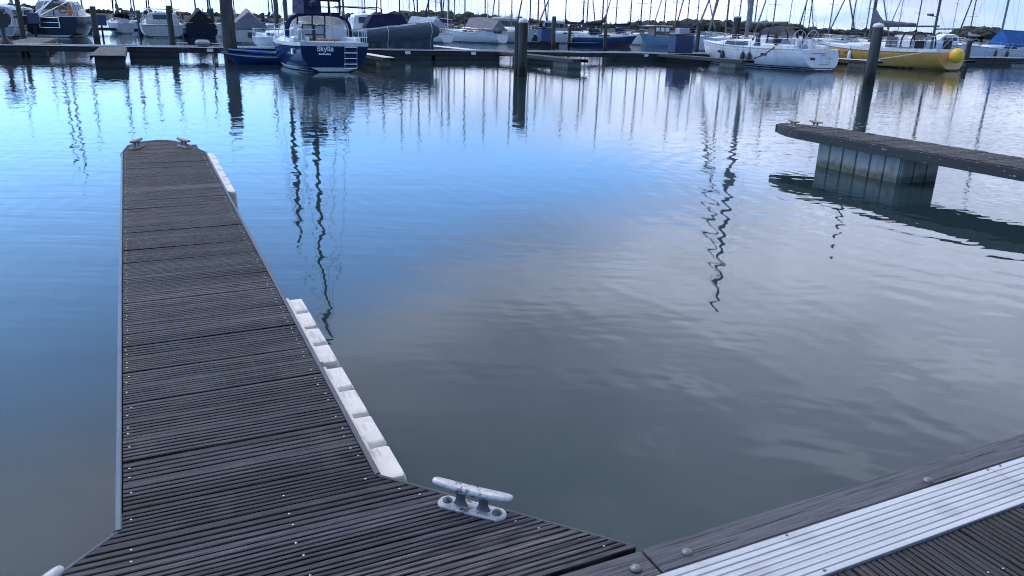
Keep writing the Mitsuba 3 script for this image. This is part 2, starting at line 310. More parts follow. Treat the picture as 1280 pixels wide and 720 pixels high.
# finger pier the camera looks along
LEFT = [(1.70, -0.965), (2.44, -0.224), (5.05, -0.254), (10.45, -0.305), (11.15, -0.235), (11.42, -0.09), (11.54, 0.10)]
RIGHT = [(1.70, 1.285), (2.44, 0.618), (10.30, 0.607), (11.10, 0.43), (11.42, 0.28), (11.54, 0.16)]
def edge(poly, y): return float(np.interp(y, [a for a, b in poly], [b for a, b in poly]))
pier = thing('finger_pier', 'long dark grooved wooden finger pier running straight out in the foreground', 'pier')
screws = Mesh(); dome = lathe([(0.0050, 0.0), (0.0044, 0.0018), (0.0025, 0.003)], 8)
yy, i = 1.70, 0
while yy < 11.52:
    end = min(yy + PITCH_P, 11.545)
    if end - yy > 0.1:
        obj('plank', plank_bar(yy, lambda y: (edge(LEFT, y), edge(RIGHT, y)), 'x', DECK, ribs=int(rng.choice([5, 5, 6, 6, 7])), gap=float(rng.choice([.004, .005, .006, .008, .012])), tilt=rng.normal(0, 0.0012), drop=rng.normal(-0.0014, 0.0018)), 'wood_x', pier)
        for off in (0.045, 0.108):
            y = yy + off; l, r = edge(LEFT, y), edge(RIGHT, y); cols = [l + 0.022 + rng.normal(0, .004), r - 0.030 + rng.normal(0, .004)]
            if y < 2.44: cols = [max(l + 0.03, -0.20), r - 0.05, 0.29 + rng.normal(0, .006)]
            for x in cols:
                if rng.random() < 0.92: screws.add(dome[0] + [x, y + rng.normal(0, .003), DECK - 0.0015], dome[1])
    yy += PITCH_P; i += 1
obj('screws', screws, 'screw_metal', pier, smooth=True, kind='stuff')
def rail(poly, a, b, off, w, z0, z1):
    """edge profile following the outline between two of its corners, set outside the boards"""
    pts = np.array([(x, y) for y, x in poly[a:b + 1]]); n = len(pts); d = np.gradient(pts, axis=0); d /= np.linalg.norm(d, axis=1, keepdims=True); nrm = np.stack([d[:, 1], -d[:, 0]], 1) * off
    rings = []
    for p, q in zip(pts, nrm):
        i0, i1 = p + q * 0.004, p + q * (0.004 + w); ch = 0.004
        rings.append([(i0[0], i0[1], z0), (i1[0], i1[1], z0), (i1[0], i1[1], z1 - ch), (i1[0] - q[0] * ch, i1[1] - q[1] * ch, z1), (i0[0] + q[0] * ch, i0[1] + q[1] * ch, z1), (i0[0], i0[1], z1 - ch)])
    return loft(rings)
for poly, off, e in ((LEFT, -1, 3), (RIGHT, 1, 2)):
    obj('edge_profile', rail(poly, 1, e, off, 0.020, DECK - 0.16, DECK + 0.004), 'edge_metal' if off < 0 else 'grey_edge', pier)
    obj('edge_strip', rail(poly, 0, 1, off, 0.012, DECK - 0.15, DECK + 0.000), 'edge_metal' if off < 0 else 'grey_edge', pier)
    obj('end_board', rail(poly, e, e + 3, off, 0.03, DECK - 0.14, DECK - 0.003), 'under_timber', pier)
m = Mesh()
for x in (-0.17, 0.19, 0.54): m.add(*boxv(x - 0.03, x + 0.03, 1.78, 11.2, DECK - 0.16, DECK - 0.031))
for y in np.arange(1.85, 11.2, 1.15): m.add(*boxv(-0.2, 0.57, y, y + 0.06, DECK - 0.18, DECK - 0.033))
m.add(*boxv(-0.9, 1.2, 1.72, 1.78, DECK - 0.17, DECK - 0.031)); obj('beams', m, 'under_timber', pier)
for y in (3.4, 8.3): obj('float_block', boxv(-0.2, 0.56, y, y + 1.7, -0.4, DECK - 0.185, 0.02), 'concrete', pier)

def cleat(loc, deg, label, group=None, s=1.0, metal='galvanised'):
    t = thing('mooring_cleat', label, 'cleat', group); fr = Frame(loc, deg)
    an = np.linspace(0, 2 * math.pi, 28, endpoint=False)
    def oval(a, b, z): return np.stack([np.clip(a * 1.5 * np.cos(an), -a, a) * 1.0 if False else np.sign(np.cos(an)) * (a - b) * (np.abs(np.cos(an)) > 1e-6) + b * np.cos(an), b * np.sin(an), np.full(28, z)], 1)
    L, W = 0.128 * s, 0.036 * s
    obj('base_plate', loft([oval(L, W, 0.0), oval(L, W, 0.006 * s), oval(L - .004 * s, W - .004 * s, 0.011 * s), oval(L - .02 * s, W - .016 * s, 0.0125 * s)]), metal, t, fr, 35)
    for sx in (-1, 1):
        st = [(0.019, 0.030, 0.010), (0.015, 0.022, 0.018), (0.0125, 0.017, 0.036), (0.0135, 0.018, 0.050), (0.020, 0.024, 0.062)]
        obj('stem', loft([np.stack([sx * 0.043 * s + a * s * np.cos(an), b * s * 0.78 * np.sin(an), np.full(28, z * s)], 1) for b, a, z in st]), 'dark_steel' if s > 0.9 else metal, t, fr, 50)
    xs_ = np.array([-0.150, -0.146, -0.135, -0.115, -0.07, 0, 0.07, 0.115, 0.135, 0.146, 0.150]) * s; rr = np.array([0.006, 0.0120, 0.0160, 0.0180, 0.0200, 0.0205, 0.0200, 0.0180, 0.0160, 0.0120, 0.006]) * s
    bend = 0.074 * s + 0.008 * s * (np.abs(xs_) / (0.15 * s)) ** 2
    obj('horn', loft([np.stack([np.full(20, x), 1.15 * r * np.cos(np.arange(20) * math.pi / 10), z + 0.85 * r * np.sin(np.arange(20) * math.pi / 10)], 1) for x, r, z in zip(xs_, rr, bend)]), metal, t, fr, True)
    for sx in (-1, 1): obj('bolt', (lathe([(0.0175 * s, 0), (0.0175 * s, .004 * s), (0.012 * s, .010 * s), (0.004 * s, .0125 * s)], 14)[0] + [sx * 0.094 * s, 0, 0.0115 * s], lathe([(1, 0), (1, 1), (1, 2), (1, 3)], 14)[1]), 'dark_steel', t, fr, 40)
    return t
cleat((0.872, 2.098, DECK), -45.5, 'large weathered galvanised horn cleat on the right flare of the foreground pier')
cleat((-0.475, 2.085, DECK), 45, 'galvanised horn cleat cut by the bottom left frame edge, only one horn tip visible')
cleat((-0.150, 10.88, DECK), 68, 'small dark horn cleat at the far tip of the foreground pier, left of the two', s=1.15, metal='rusty_metal')
cleat((0.40, 10.80, DECK), -68, 'small dark horn cleat at the far tip of the foreground pier, right of the two', s=1.15, metal='rusty_metal')

def dock_fender(y0, pitch, n, label, w=0.088):
    t = thing('dock_fender', label, 'fender', 'white block fenders along the pier side'); x0 = 0.653
    obj('back_plate', boxv(x0, x0 + 0.022, y0 + .01, y0 + pitch * n - 0.01, DECK - 0.26, DECK - 0.052), 'white_plastic', t)
    for k in range(n):
        a, b = y0 + k * pitch + 0.004, y0 + (k + 1) * pitch - 0.012
        pts = []
        for y, c in ((a, -.006), (a + .012, .010), (a + .03, .016), (b - .03, .016), (b - .012, .010), (b, -.006)):
            for x, z in ((x0 + .023, DECK - 0.055 - .016 + c), (x0 + .023 + w - .03 + c, DECK - 0.055 - .016 + c), (x0 + .023 + w - .016 + c, DECK - 0.085), (x0 + .023 + w - .016 + c, DECK - 0.235), (x0 + .05, DECK - .265), (x0 + .023, DECK - .265)):
                pts.append((x, y, z + rng.normal(0, .0008)))
        h = trimesh.convex.convex_hull(np.array(pts)); obj('block', (h.vertices, h.faces), 'white_plastic', t, smooth=28)
dock_fender(2.47, 0.277, 4, 'white plastic block fender on the pier side nearest the big cleat')
dock_fender(3.62, 0.262, 4, 'white plastic block fender on the pier side, middle one of the three')
dock_fender(8.05, 0.42, 6, 'white plastic block fender on the pier side far out near the tip', w=0.066)

# main dock (bottom right) with timber edge, metal tread strip and boards
dock = thing('main_dock', 'quay pontoon at bottom right with timber edge beam, ribbed silver strip and dark boards', 'dock')
for a, b, zt in ((-2.6, 1.297, DECK - 0.004), (1.303, 14.0, DECK + 0.001)):
    obj('edge_beam', boxv(a, b, 1.563, 1.688, DECK - 0.17, zt, 0.006), 'timber', dock)
ys = np.linspace(1.347, 1.553, 9); pr = [(1.347, -0.02), (1.347, 0.003)]
for j in range(8):
    a, b = ys[j], ys[j + 1]; w = b - a; pr += [(a + .0012, 0.0045), (b - w * .22, 0.0045), (b - w * .16, 0.0010), (b - w * .04, 0.0010)]
pr[-2:] = [(1.5515, 0.0045), (1.553, 0.003)]; pr += [(1.553, -0.02)]
for a, b in ((-2.6, -0.162), (-0.16, 2.837), (2.8395, 5.8), (5.8025, 14.0)):
    rings = [np.array([(x, y, DECK + 0.004 + z) for y, z in pr]) for x in (a, b)]; obj('tread_strip', loft(rings), 'tread_metal', dock)
ts = Mesh()
for x in (0.76, 1.766, 2.80, 2.877, 3.8):
    for y in (1.362, 1.545): ts.add(dome[0] * [1.1, 1.1, 1.2] + [x + (.02 if y > 1.5 else 0), y, DECK + 0.0083], dome[1])
obj('strip_screws', ts, 'bolt_metal', dock, smooth=True, kind='stuff')
for x in (-0.2, 0.1, 1.228, 1.426, 2.543, 3.66, 4.8): obj('coach_bolt', (lathe([(0.019, 0), (0.0185, .003), (0.015, .008), (0.008, .0115), (.001, .0125)], 18)[0] + [x, 1.612 - 0.02 * (x > 2), DECK], lathe([(1, 0)] * 5, 18)[1]), 'bolt_metal', dock, smooth=True)
ds = Mesh(); xx = -0.51
while xx < 4.4:
    obj('plank', plank_bar(xx, lambda c: (-1.6, 1.342), 'y', DECK, ribs=int(rng.choice([5, 6, 6])), gap=float(rng.choice([.005, .007, .011])), tilt=rng.normal(0, 0.0010), drop=rng.normal(-0.001, 0.001)), 'wood_y', dock)
    for off in (0.045, 0.108):
        for y in (1.155, 0.42): ds.add(dome[0] * .9 + [xx + off, y + rng.normal(0, .006), DECK - .0015], dome[1])
    xx += PITCH_P
obj('screws', ds, 'screw_metal', dock, smooth=True, kind='stuff')
m = Mesh()
for y in (1.15, 0.42, -0.4, -1.3): m.add(*boxv(-2.6, 14, y - .03, y + .03, DECK - .17, DECK - .031))
m.add(*boxv(-2.6, 14, 1.35, 1.42, DECK - .17, DECK - .017)); m.add(*boxv(4.45, 14, -1.6, 1.342, DECK - .03, DECK - .001)); obj('beams', m, 'under_timber', dock)
obj('float_block', boxv(-2.4, 5.5, -1.4, 1.35, -0.4, DECK - .175, .03), 'concrete', dock)

# second finger pier, on the right
pier2 = thing('finger_pier', 'dark finger pier reaching in from the right frame edge on a ribbed concrete float', 'pier')
X0, X1 = 10.36, 11.36
def lim2(y):
    t = max(0.0, (y - 10.15) / 0.95); s = 0.42 * t ** 1.7; return X0 + s, X1 - s
yy = 1.75
while yy < 11.0:
    obj('plank', plank_bar(yy, lim2, 'x', DECK, ribs=5, tilt=rng.normal(0, .002), drop=rng.normal(-.001, .0025)), 'wood_x', pier2); yy += PITCH_P
for sx in (0, 1):
    pts = [(lim2(y)[sx], y) for y in (1.75, 5, 9, 10.15, 10.5, 10.8, 11.02)]; q = -1 if sx == 0 else 1; rings = []
    for x, y in pts: rings.append([(x + q * .004, y, DECK - .155), (x + q * .05, y, DECK - .155), (x + q * .05, y, DECK - .012), (x + q * .004, y, DECK - .012)])
    obj('side_beam', loft(rings), 'tarred_timber', pier2)
a0, a1 = lim2(11.02); obj('end_beam', boxv(a0 - .05, a1 + .05, 11.024, 11.07, DECK - .155, DECK - .012, .006), 'tarred_timber', pier2)
obj('frame', boxv(X0 + .1, X1 - .1, 1.75, 10.6, DECK - .15, DECK - .034), 'under_timber', pier2)
fl = obj('float_block', boxv(10.47, 11.33, 8.10, 9.77, -0.4, DECK - .156), 'concrete', pier2)
w6 = 1.67 / 6
for k in range(6): obj('panel', boxv(10.448, 10.4685, 8.10 + k * w6 + .018, 8.10 + (k + 1) * w6 - .018, -.4, DECK - .158, .006), 'concrete', fl)
for k in range(3):
    w3 = 0.86 / 3; obj('panel', boxv(10.47 + k * w3 + .016, 10.47 + (k + 1) * w3 - .016, 8.078, 8.0985, -.4, DECK - .158, .006), 'concrete', fl)
obj('float_block', boxv(10.47, 11.33, 2.5, 4.2, -0.4, DECK - .156), 'concrete', pier2)
cleat((10.66, 10.62, DECK), 78, 'rusty horn cleat near the tip of the right finger pier, the nearer of two', s=1.15, metal='rusty_metal')
cleat((11.03, 10.45, DECK), 84, 'rusty horn cleat near the tip of the right finger pier, the farther of two', s=1.15, metal='rusty_metal')

# next row of berths: pontoon parallel to the quay, with fingers towards the camera
YA = 46.5
rowa = thing('row_pontoon', 'long dark pontoon with pale edge crossing the picture before the moored boats', 'pontoon')
obj('deck', boxv(-24, 96, YA, YA + 2.0, DECK - .04, DECK, .01), 'wood_x', rowa)
obj('edge_strip', boxv(-24, 96, YA - .06, YA + .22, DECK + .004, DECK + .045, .008), 'tread_metal', rowa); obj('edge_strip', boxv(-24, 96, YA + 1.8, YA + 2.05, DECK + .004, DECK + .045, .008), 'tread_metal', rowa)
obj('fascia', boxv(-24, 96, YA - .04, YA + .02, DECK - .26, DECK - .045), 'under_timber', rowa)
for a, b in ((-60, 22), (33, 52), (158, 221), (291, 345), (430, 540), (545, 626), (657, 692), (776, 818), (832, 905), (960, 1050), (1090, 1160), (1215, 1275)):
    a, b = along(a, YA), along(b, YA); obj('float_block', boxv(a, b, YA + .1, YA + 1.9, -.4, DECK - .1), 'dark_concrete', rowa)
for x in (-7.2, 3.4, 14.6, 18.9, 31.9): obj('service_plate', boxv(x, x + .32, YA - .085, YA - .062, DECK - .2, DECK - .03), 'stripe_white', rowa)

def finger(x, y0, y1, w, label, fx=0.12, flen=1.7, pale='wood_x', ydir=-1, fm='mid_concrete'):
    t = thing('mooring_finger', label, 'pier', 'short mooring fingers of the next pontoon'); tip = min(y0, y1) if ydir < 0 else max(y0, y1); lo, hi = min(y0, y1), max(y0, y1)
    obj('deck', boxv(x - w / 2, x + w / 2, lo, hi, DECK - .04, DECK, .008), pale, t); obj('side_beam', boxv(x - w / 2 - .03, x - w / 2 - .003, lo, hi, DECK - .18, DECK - .02), 'tarred_timber', t); obj('side_beam', boxv(x + w / 2 + .003, x + w / 2 + .03, lo, hi, DECK - .18, DECK - .02), 'tarred_timber', t)
    a = tip + 0.7 if ydir < 0 else tip - 0.7 - flen
    f_ = obj('float_block', boxv(x - w / 2 + fx, x + w / 2 - .02, a, a + flen, -.4, DECK - .05), fm, t); n = 5
    for k in range(n):
        s_ = flen / n; obj('panel', boxv(x - w / 2 + fx - .024, x - w / 2 + fx - .002, a + k * s_ + .02, a + (k + 1) * s_ - .02, -.4, DECK - .06, .005), fm, f_)
    return t
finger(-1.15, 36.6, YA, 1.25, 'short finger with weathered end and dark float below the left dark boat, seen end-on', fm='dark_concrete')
finger(21.3, 36.9, YA, .9, 'finger with ribbed grey float right of the thick middle pile')
finger(33.4, 37.6, YA, .9, 'finger with ribbed grey float in front of the white yacht', flen=1.5)
finger(45.6, 38.6, YA, .9, 'finger with pale deck in front of the yellow yacht', pale='stripe_pale', flen=1.5)
finger(57.8, 40.5, YA, 1.2, 'finger with wide ribbed float at the right edge beyond the small pile', flen=4.0)
finger(10.9, 37.2, YA, .55, 'thin pale finger just right of the navy yacht stern', pale='stripe_pale', fx=.05, flen=.8)
finger(-5.6, YA + 2, 62, 1.7, 'wooden ramp-like finger behind the pontoon at the left', ydir=1)
finger(20.4, YA + 2, 58, .9, 'pale finger behind the pontoon beside the covered rigid inflatable', pale='stripe_pale', ydir=1)

# second row pontoon
YB = 108.0
rowb = thing('row_pontoon', 'farther pontoon with pale top edge behind the first row of boats', 'pontoon')
obj('deck', boxv(-40, 190, YB, YB + 2.2, DECK - .05, DECK, .01), 'wood_x', rowb); obj('edge_strip', boxv(-40, 190, YB - .1, YB + .4, DECK + .004, DECK + .06, .01), 'edge_metal', rowb); obj('fascia', boxv(-40, 190, YB - .05, YB + .02, DECK - .28, DECK - .05), 'under_timber', rowb)
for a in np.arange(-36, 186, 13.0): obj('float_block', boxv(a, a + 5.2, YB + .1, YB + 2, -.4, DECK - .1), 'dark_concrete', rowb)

# ------------------------------------------------------------------ mooring piles
def pile(x, y, z, r, label, cap=None, lean=(0, 0), n=14):
    t = thing('mooring_pile', label, 'post'); an = np.arange(n) * 2 * math.pi / n; rings = []
    for k in range(9):
        u = k / 8; zz = -1.2 + (z + 1.2) * u; rr = r * (1.06 - 0.14 * u) * (1 + 0.05 * rng.normal(0, 1, n)); rings.append(np.stack([x + lean[0] * u + rr * np.cos(an), y + lean[1] * u + rr * np.sin(an), np.full(n, zz)], 1))
    rings.append(np.stack([x + lean[0] + .8 * r * np.cos(an), y + lean[1] + .8 * r * np.sin(an), np.full(n, z + .05)], 1))
    obj('shaft', loft(rings), 'pile_wood', t, smooth=45)
    if cap: obj('cap', (lathe([(r * 1.0, 0), (r * 1.0, .08), (r * .7, .16), (.02, .2)], 14)[0] + [x + lean[0], y + lean[1], z + .03], lathe([(1, 0)] * 4, 14)[1]), cap, t, smooth=40)
    return t
pile(4.28, 43.0, 3.35, .33, 'tall thick wooden pile left of the navy yacht, cut by the frame top')
pile(along(654, 32.2), 32.2, 2.27, .215, 'thick pale-capped twin mooring pile standing in the middle of the basin', cap='stripe_pale'); pile(along(647, 32.6), 32.6, 2.2, .13, 'darker thinner half of the twin mooring pile in the middle, at its left')
pile(30.6, 26.2, 2.50, .245, 'thick dark pale-topped mooring pile in front of the yellow yacht', cap='stripe_pale')
pile(62.5, 44.2, 1.95, .22, 'small dark mooring pile near the right edge in front of the blue-covered boat')
for px, y, z, r, lab in ((28, 60, 3.0, .16, 'thin pile at far left between the pontoons'), (214, 58, 2.75, .19, 'grey pile behind the pontoon, standing among the white motor cruiser'), (176, 98, 2.6, .24, 'pile left of the white motor cruiser, near the treeline gap'), (229, 98, 2.5, .22, 'pile just left of the dark tented boat'),
                        (120, 76, 2.7, .24, 'pile beside the right side of the dark stern boat'), (267, 92, 3.0, .22, 'pile between the dark tented boat and the tall pile'), (347, 96, 4.6, .27, 'broad-topped far pile just left of the thick black mast'), (330, 92, 2.7, .22, 'low far pile right of the grey tented boat'),
                        (692, 72, 3.1, .22, 'pile right of the blue bin behind the middle of the pontoon'), (712, 84, 2.3, .19, 'short pile, second to the right of the blue bin'), (757, 62, 2.1, .17, 'short pile in front of the blue sailing boat'), (873, 66, 2.9, .20, 'pile just behind the navy locker'), (920, 60, 3.4, .36, 'stout bulging pale-topped pile behind the white yacht cabin')):
    cap = 'stripe_pale' if px == 920 else None
    pile(along(px, y), y, z, r, lab, cap)

# ------------------------------------------------------------------ boats
class Hull:
    """lofted displacement hull; x from the stern (0) to the stem (L), y to port, z above the water"""
    def __init__(s, L, B, fs=1.0, fm=0.95, fb=1.35, stern=.72, n=2.6, keel=-.45, bow_rake=.9, stern_rake=.25, keel_stern=-.05, fullest=.42, bow_pow=2.0):
        s.__dict__.update(L=L, B=B, fs=fs, fm=fm, fb=fb, stern=stern, n=n, keel=keel, br=bow_rake, sr=stern_rake, ks=keel_stern, fl=fullest, bp=bow_pow)
    def half(s, u):
        if u < s.fl: t = u / s.fl; return s.B / 2 * (s.stern + (1 - s.stern) * math.sin(t * math.pi / 2))
        t = (u - s.fl) / (1 - s.fl); return s.B / 2 * max(.012, (1 - t ** s.bp) ** .92 if t < 1 else .012)
    def sheer(s, u): return s.fs * (1 - u) ** 2 + s.fm * 2 * u * (1 - u) * 1.0 + s.fb * u ** 2
    def bottom(s, u): return s.ks + (s.keel - s.ks) * min(1, u / .3) if u < .3 else s.keel
    def x(s, u, z): return u * s.L + s.br * (z / s.sheer(u) - 1) * u ** 5 + s.sr * (1 - z / s.sheer(u)) * (1 - u) ** 6
    def y(s, u, z):
        sh, b = s.sheer(u), s.bottom(u); r = min(max((sh - z) / (sh - b), 0), 1); n = s.n - (s.n - 1.5) * u ** 2.5; return s.half(u) * max(0, 1 - r ** n) ** (1 / n)
    def shell(s, ns=22, nz=12):
        rings = []
        for i in range(ns):
            u = i / (ns - 1); sh, b = s.sheer(u), s.bottom(u); zs = [sh - (sh - b) * math.sin(j / (nz - 1) * math.pi / 2) for j in range(nz)]
            P = [(s.x(u, z), s.y(u, z), z) for z in zs]; rings.append(np.array(P[::1] + [(x, -y, z) for x, y, z in P[::-1][1:]]))
        return loft(rings, cap=False, closed=False), rings[0], rings[-1]
    def transom(s):
        _, r, _ = s.shell(); c = len(r); v = np.vstack([r, r.mean(0)]); return v, np.array([[j, j + 1, c] for j in range(c - 1)] + [[c - 1, 0, c]])
    def deck(s, drop=.03, camber=.05, ns=22):
        rings = []
        for i in range(ns):
            u = i / (ns - 1); z = s.sheer(u) - drop; h = s.half(u) * .995; x = s.x(u, s.sheer(u)); rings.append([(x, h * k, z + camber * (1 - k * k)) for k in (1, .5, 0, -.5, -1)])
        return loft(rings, cap=False, closed=False)
    def band(s, z0, z1, out=.012, u0=0.0, u1=1.0, ns=24, rel=False, back=True):
        """proud strip round the hull between two heights (rel: measured down from the sheer)"""
        m = Mesh()
        for sg in (1, -1):
            rows = []
            for i in range(ns):
                u = u0 + (u1 - u0) * i / (ns - 1); a, b = (s.sheer(u) - z0, s.sheer(u) - z1) if rel else (z0, z1)
                rows.append([(s.x(u, z), sg * (s.y(u, z) + out), z) for z in (a, b)])
            m.add(*loft(rows, cap=False, closed=False))
        if back and u0 == 0:
            a, b = (s.fs - z0, s.fs - z1) if rel else (z0, z1); k = np.linspace(1, -1, 9)
            m.add(*loft([[(s.x(0, z) - out, kk * (s.y(0, z) + out), z) for z in (a, b)] for kk in k], cap=False, closed=False))
        return m
    def rail_pts(s, u0, u1, inset, h, sg, n=9):
        return [(s.x(u, s.sheer(u)), sg * max(s.half(u) - inset, .03), s.sheer(u) + h) for u in np.linspace(u0, u1, n)]

def cabin_loft(st):
    """coachroof from stations (x, half-width, z base, height)"""
    rings = []
    for x, w, z, h in st: rings.append([(x, w, z), (x, w * .93, z + h * .72), (x, w * .80, z + h * .95), (x, 0, z + h * 1.05), (x, -w * .80, z + h * .95), (x, -w * .93, z + h * .72), (x, -w, z)])
    return loft(rings)

def arch(x, w, z, h, n=13, p=.55):
    a = np.linspace(0, math.pi, n); return [(x, w * np.sign(math.cos(t)) * abs(math.cos(t)) ** p, z + h * math.sin(t) ** p) for t in a]

def hood(stations, th=.02):
    return loft([arch(*s) for s in stations], cap=False, closed=False)

def tent(x0, x1, w0, w1, z0, ridge, eave=.0, n=9, peak=None):
    """cover slung over a boom or ridge pole: eaves at z0, sagging ridge"""
    rings = []
    for i in range(n):
        u = i / (n - 1); x = x0 + (x1 - x0) * u; w = w0 + (w1 - w0) * u; rg = (peak(u) if peak else ridge - .12 * math.sin(u * math.pi)); sc = .04 * math.sin(i * 2.1)
        rings.append([(x, w, z0), (x, w * 1.0, z0 + .12 * (rg - z0)), (x, w * .55 + sc * .3, z0 + .56 * (rg - z0)), (x, .07, rg), (x, -.07, rg), (x, -w * .55 - sc * .3, z0 + .56 * (rg - z0)), (x, -w, z0 + .12 * (rg - z0)), (x, -w, z0)])
    return loft(rings)

def sail_pack(x0, x1, z0, z1, w, hgt, front=1.0, n=10):
    """stowed mainsail under its cover along the boom; x0 mast end"""
    rings = []; an = np.arange(10) * 2 * math.pi / 10
    for i in range(n):
        u = i / (n - 1); x = x0 + (x1 - x0) * u; z = z0 + (z1 - z0) * u; k = (1 - .55 * u) * (1 + front * max(0, 1 - u * 5)) * (1 + .06 * math.sin(i * 3.3)); rings.append(np.stack([np.full(10, x), w * (1 - .5 * u) * np.cos(an), z + hgt * k * (.5 + .5 * np.sin(an)) - .05], 1))
    return loft(rings)

def rigging(t, fr, H, mx, base, mh, r=.075, mast='mast_alloy', boom=None, spreaders=1, stays=True, furl=None, cover=None, back=True):
    top = base + mh
    obj('mast', tube([(mx, 0, base - .2), (mx, 0, base + mh * .6), (mx - .02 * mh * .3, 0, top)], [r, r, r * .7], 8), mast, t, fr, True)
    for k in range(spreaders):
        z = base + mh * (.5 if spreaders == 1 else (.36, .66)[k]); w = H.B * .33 * (1 - .2 * k); obj('spreader', tube([(mx, -w, z - .02), (mx, 0, z), (mx, w, z - .02)], .028, 5), mast, t, fr)
    if stays:
        m = Mesh(); u = mx / H.L; ch = H.half(min(u, .9)) * .95; z0 = H.sheer(u)
        for sg in (1, -1):
            zz = base + mh * .5; w = H.B * .33; m.add(*tube([(mx - .2, sg * ch, z0), (mx, sg * w, zz), (mx, 0, top - .2)], .011, 4)); m.add(*tube([(mx - .5, sg * ch, z0), (mx, 0, zz)], .009, 4))
        m.add(*tube([(H.x(.99, H.fb), 0, H.fb + .1), (mx, 0, top - .3)], .011, 4))
        if back: m.add(*tube([(.05, 0, H.fs + .1), (mx, 0, top - .02)], .010, 4))
        obj('rigging', m, 'wire', t, fr)
    if furl: obj('furled_jib', tube([(H.x(.97, H.fb) - .1 + (mx - H.L) * u * .93, 0, H.fb + .35 + (top - H.fb - .6) * u * .93) for u in np.linspace(0, 1, 8)], [.05, .11, .10, .095, .085, .075, .06, .03], 7), furl, t, fr, True)
    if boom:
        bx, bz = boom; obj('boom', tube([(mx, 0, bz), (bx, 0, bz + .06)], .06, 7), mast, t, fr, True)
        if cover: obj('sail_cover', sail_pack(mx + .05, bx + .2, bz + .06, bz + .12, .20, .42), cover, t, fr, True)

def rails(t, fr, H, h=.6, pulpit=True, push=True, stanch=True, r=.014):
    m = Mesh()
    if pulpit:
        p = H.rail_pts(.86, .985, .06, h, 1, 5); q = H.rail_pts(.86, .985, .06, h, -1, 5); m.add(*tube(p + q[::-1], r, 5))
        for u in (.86, .93):
            for sg in (1, -1): a = H.rail_pts(u, u + .01, .06, 0, sg, 2)[0]; m.add(*tube([a, (a[0] + .1, a[1], a[2] + h)], r, 5))
    if m.n: obj('pulpit', m, 'steel', t, fr, True)
    if push:
        for sg in (1, -1):
            m = Mesh(); p = H.rail_pts(.14, 0.0, .06, h, sg, 4); m.add(*tube(p + [(p[-1][0] - .03, p[-1][1] * .5, p[-1][2])], r, 5))
            for u in (0.0, .07, .14): a = H.rail_pts(u, u + .01, .06, 0, sg, 2)[0]; m.add(*tube([a, (a[0], a[1], a[2] + h)], r, 5))
            obj('pushpit', m, 'steel', t, fr, True)
    if stanch:
        m = Mesh()
        for sg in (1, -1):
            for hh in (h * .97, h * .5): m.add(*tube(H.rail_pts(.14, .87, .07, hh, sg, 12), .006, 4))
            for u in np.linspace(.24, .78, 5): a = H.rail_pts(u, u + .01, .07, 0, sg, 2)[0]; m.add(*tube([a, (a[0], a[1], a[2] + h)], .012, 5))
        obj('guard_rail', m, 'steel', t, fr)

def base_boat(name, label, cat, group, H, fr, hull, deck='deck_grey', boot=('stripe_navy', .03, .13), rub='stripe_navy', transom=None):
    t = thing(name, label, cat, group); (v, f), _, _ = H.shell(); obj('hull', (v, f), hull, t, fr, 40); obj('transom', H.transom(), transom or hull, t, fr); obj('deck', H.deck(), deck, t, fr, 40)
    if boot: obj('waterline_stripe', H.band(boot[1], boot[2], .010), boot[0], t, fr)
    if rub: obj('rub_rail', H.band(.02, .075, .014, rel=True), rub, t, fr)
    m = Mesh()
    for sg in (1, -1): m.add(*tube([(x, y, z) for x, y, z in H.rail_pts(0, .995, .01, .02, sg, 20)], .022, 5))
    obj('toe_rail', m, deck, t, fr); return t

def windows(t, fr, rects, mat_='tinted', name='window'):
    for c in rects: obj(name, c, mat_, t, fr)
def side_pane(x0, x1, y, z0, z1, sg, lean=.07, slant=.1, d=.012):
    """window on a cabin side"""
    a = [(x0, sg * y, z0), (x1, sg * y, z0), (x1 - slant, sg * (y - lean), z1), (x0 + slant * .4, sg * (y - lean), z1)]; a = np.array(a, float); o = np.array([0, sg * d, d * .3]); v = np.vstack([a - o * 1.5, a + o]); return v, np.array([[0, 1, 2], [0, 2, 3], [4, 6, 5], [4, 7, 6], [0, 4, 5], [0, 5, 1], [1, 5, 6], [1, 6, 2], [2, 6, 7], [2, 7, 3], [3, 7, 4], [3, 4, 0]])

def wheel(t, fr, x, y, z, r, name='steering_wheel'):
    an = np.linspace(0, 2 * math.pi, 22); m = Mesh(); m.add(*tube([(x, y + r * math.cos(a), z + r * math.sin(a)) for a in an], .018, 5))
    for a in np.arange(0, 2 * math.pi, math.pi / 3): m.add(*tube([(x, y, z), (x, y + r * math.cos(a), z + r * math.sin(a))], .010, 4))
    obj(name, m, 'steel', t, fr, True)

def hang_fender(loc, label, mat_, s=1.0, group=None):
    t = thing('boat_fender', label, 'fender', group); x, y, z = loc
    obj('body', (lathe([(.02, -.34), (.10, -.30), (.135, -.2), (.14, 0), (.125, .18), (.06, .29), (.035, .34)], 12)[0] * s + [x, y, z], lathe([(1, 0)] * 7, 12)[1]), mat_, t, smooth=True); obj('lanyard', tube([(x, y, z + .33 * s), (x + .02, y, z + .9 * s)], .014, 4), 'rope', t)

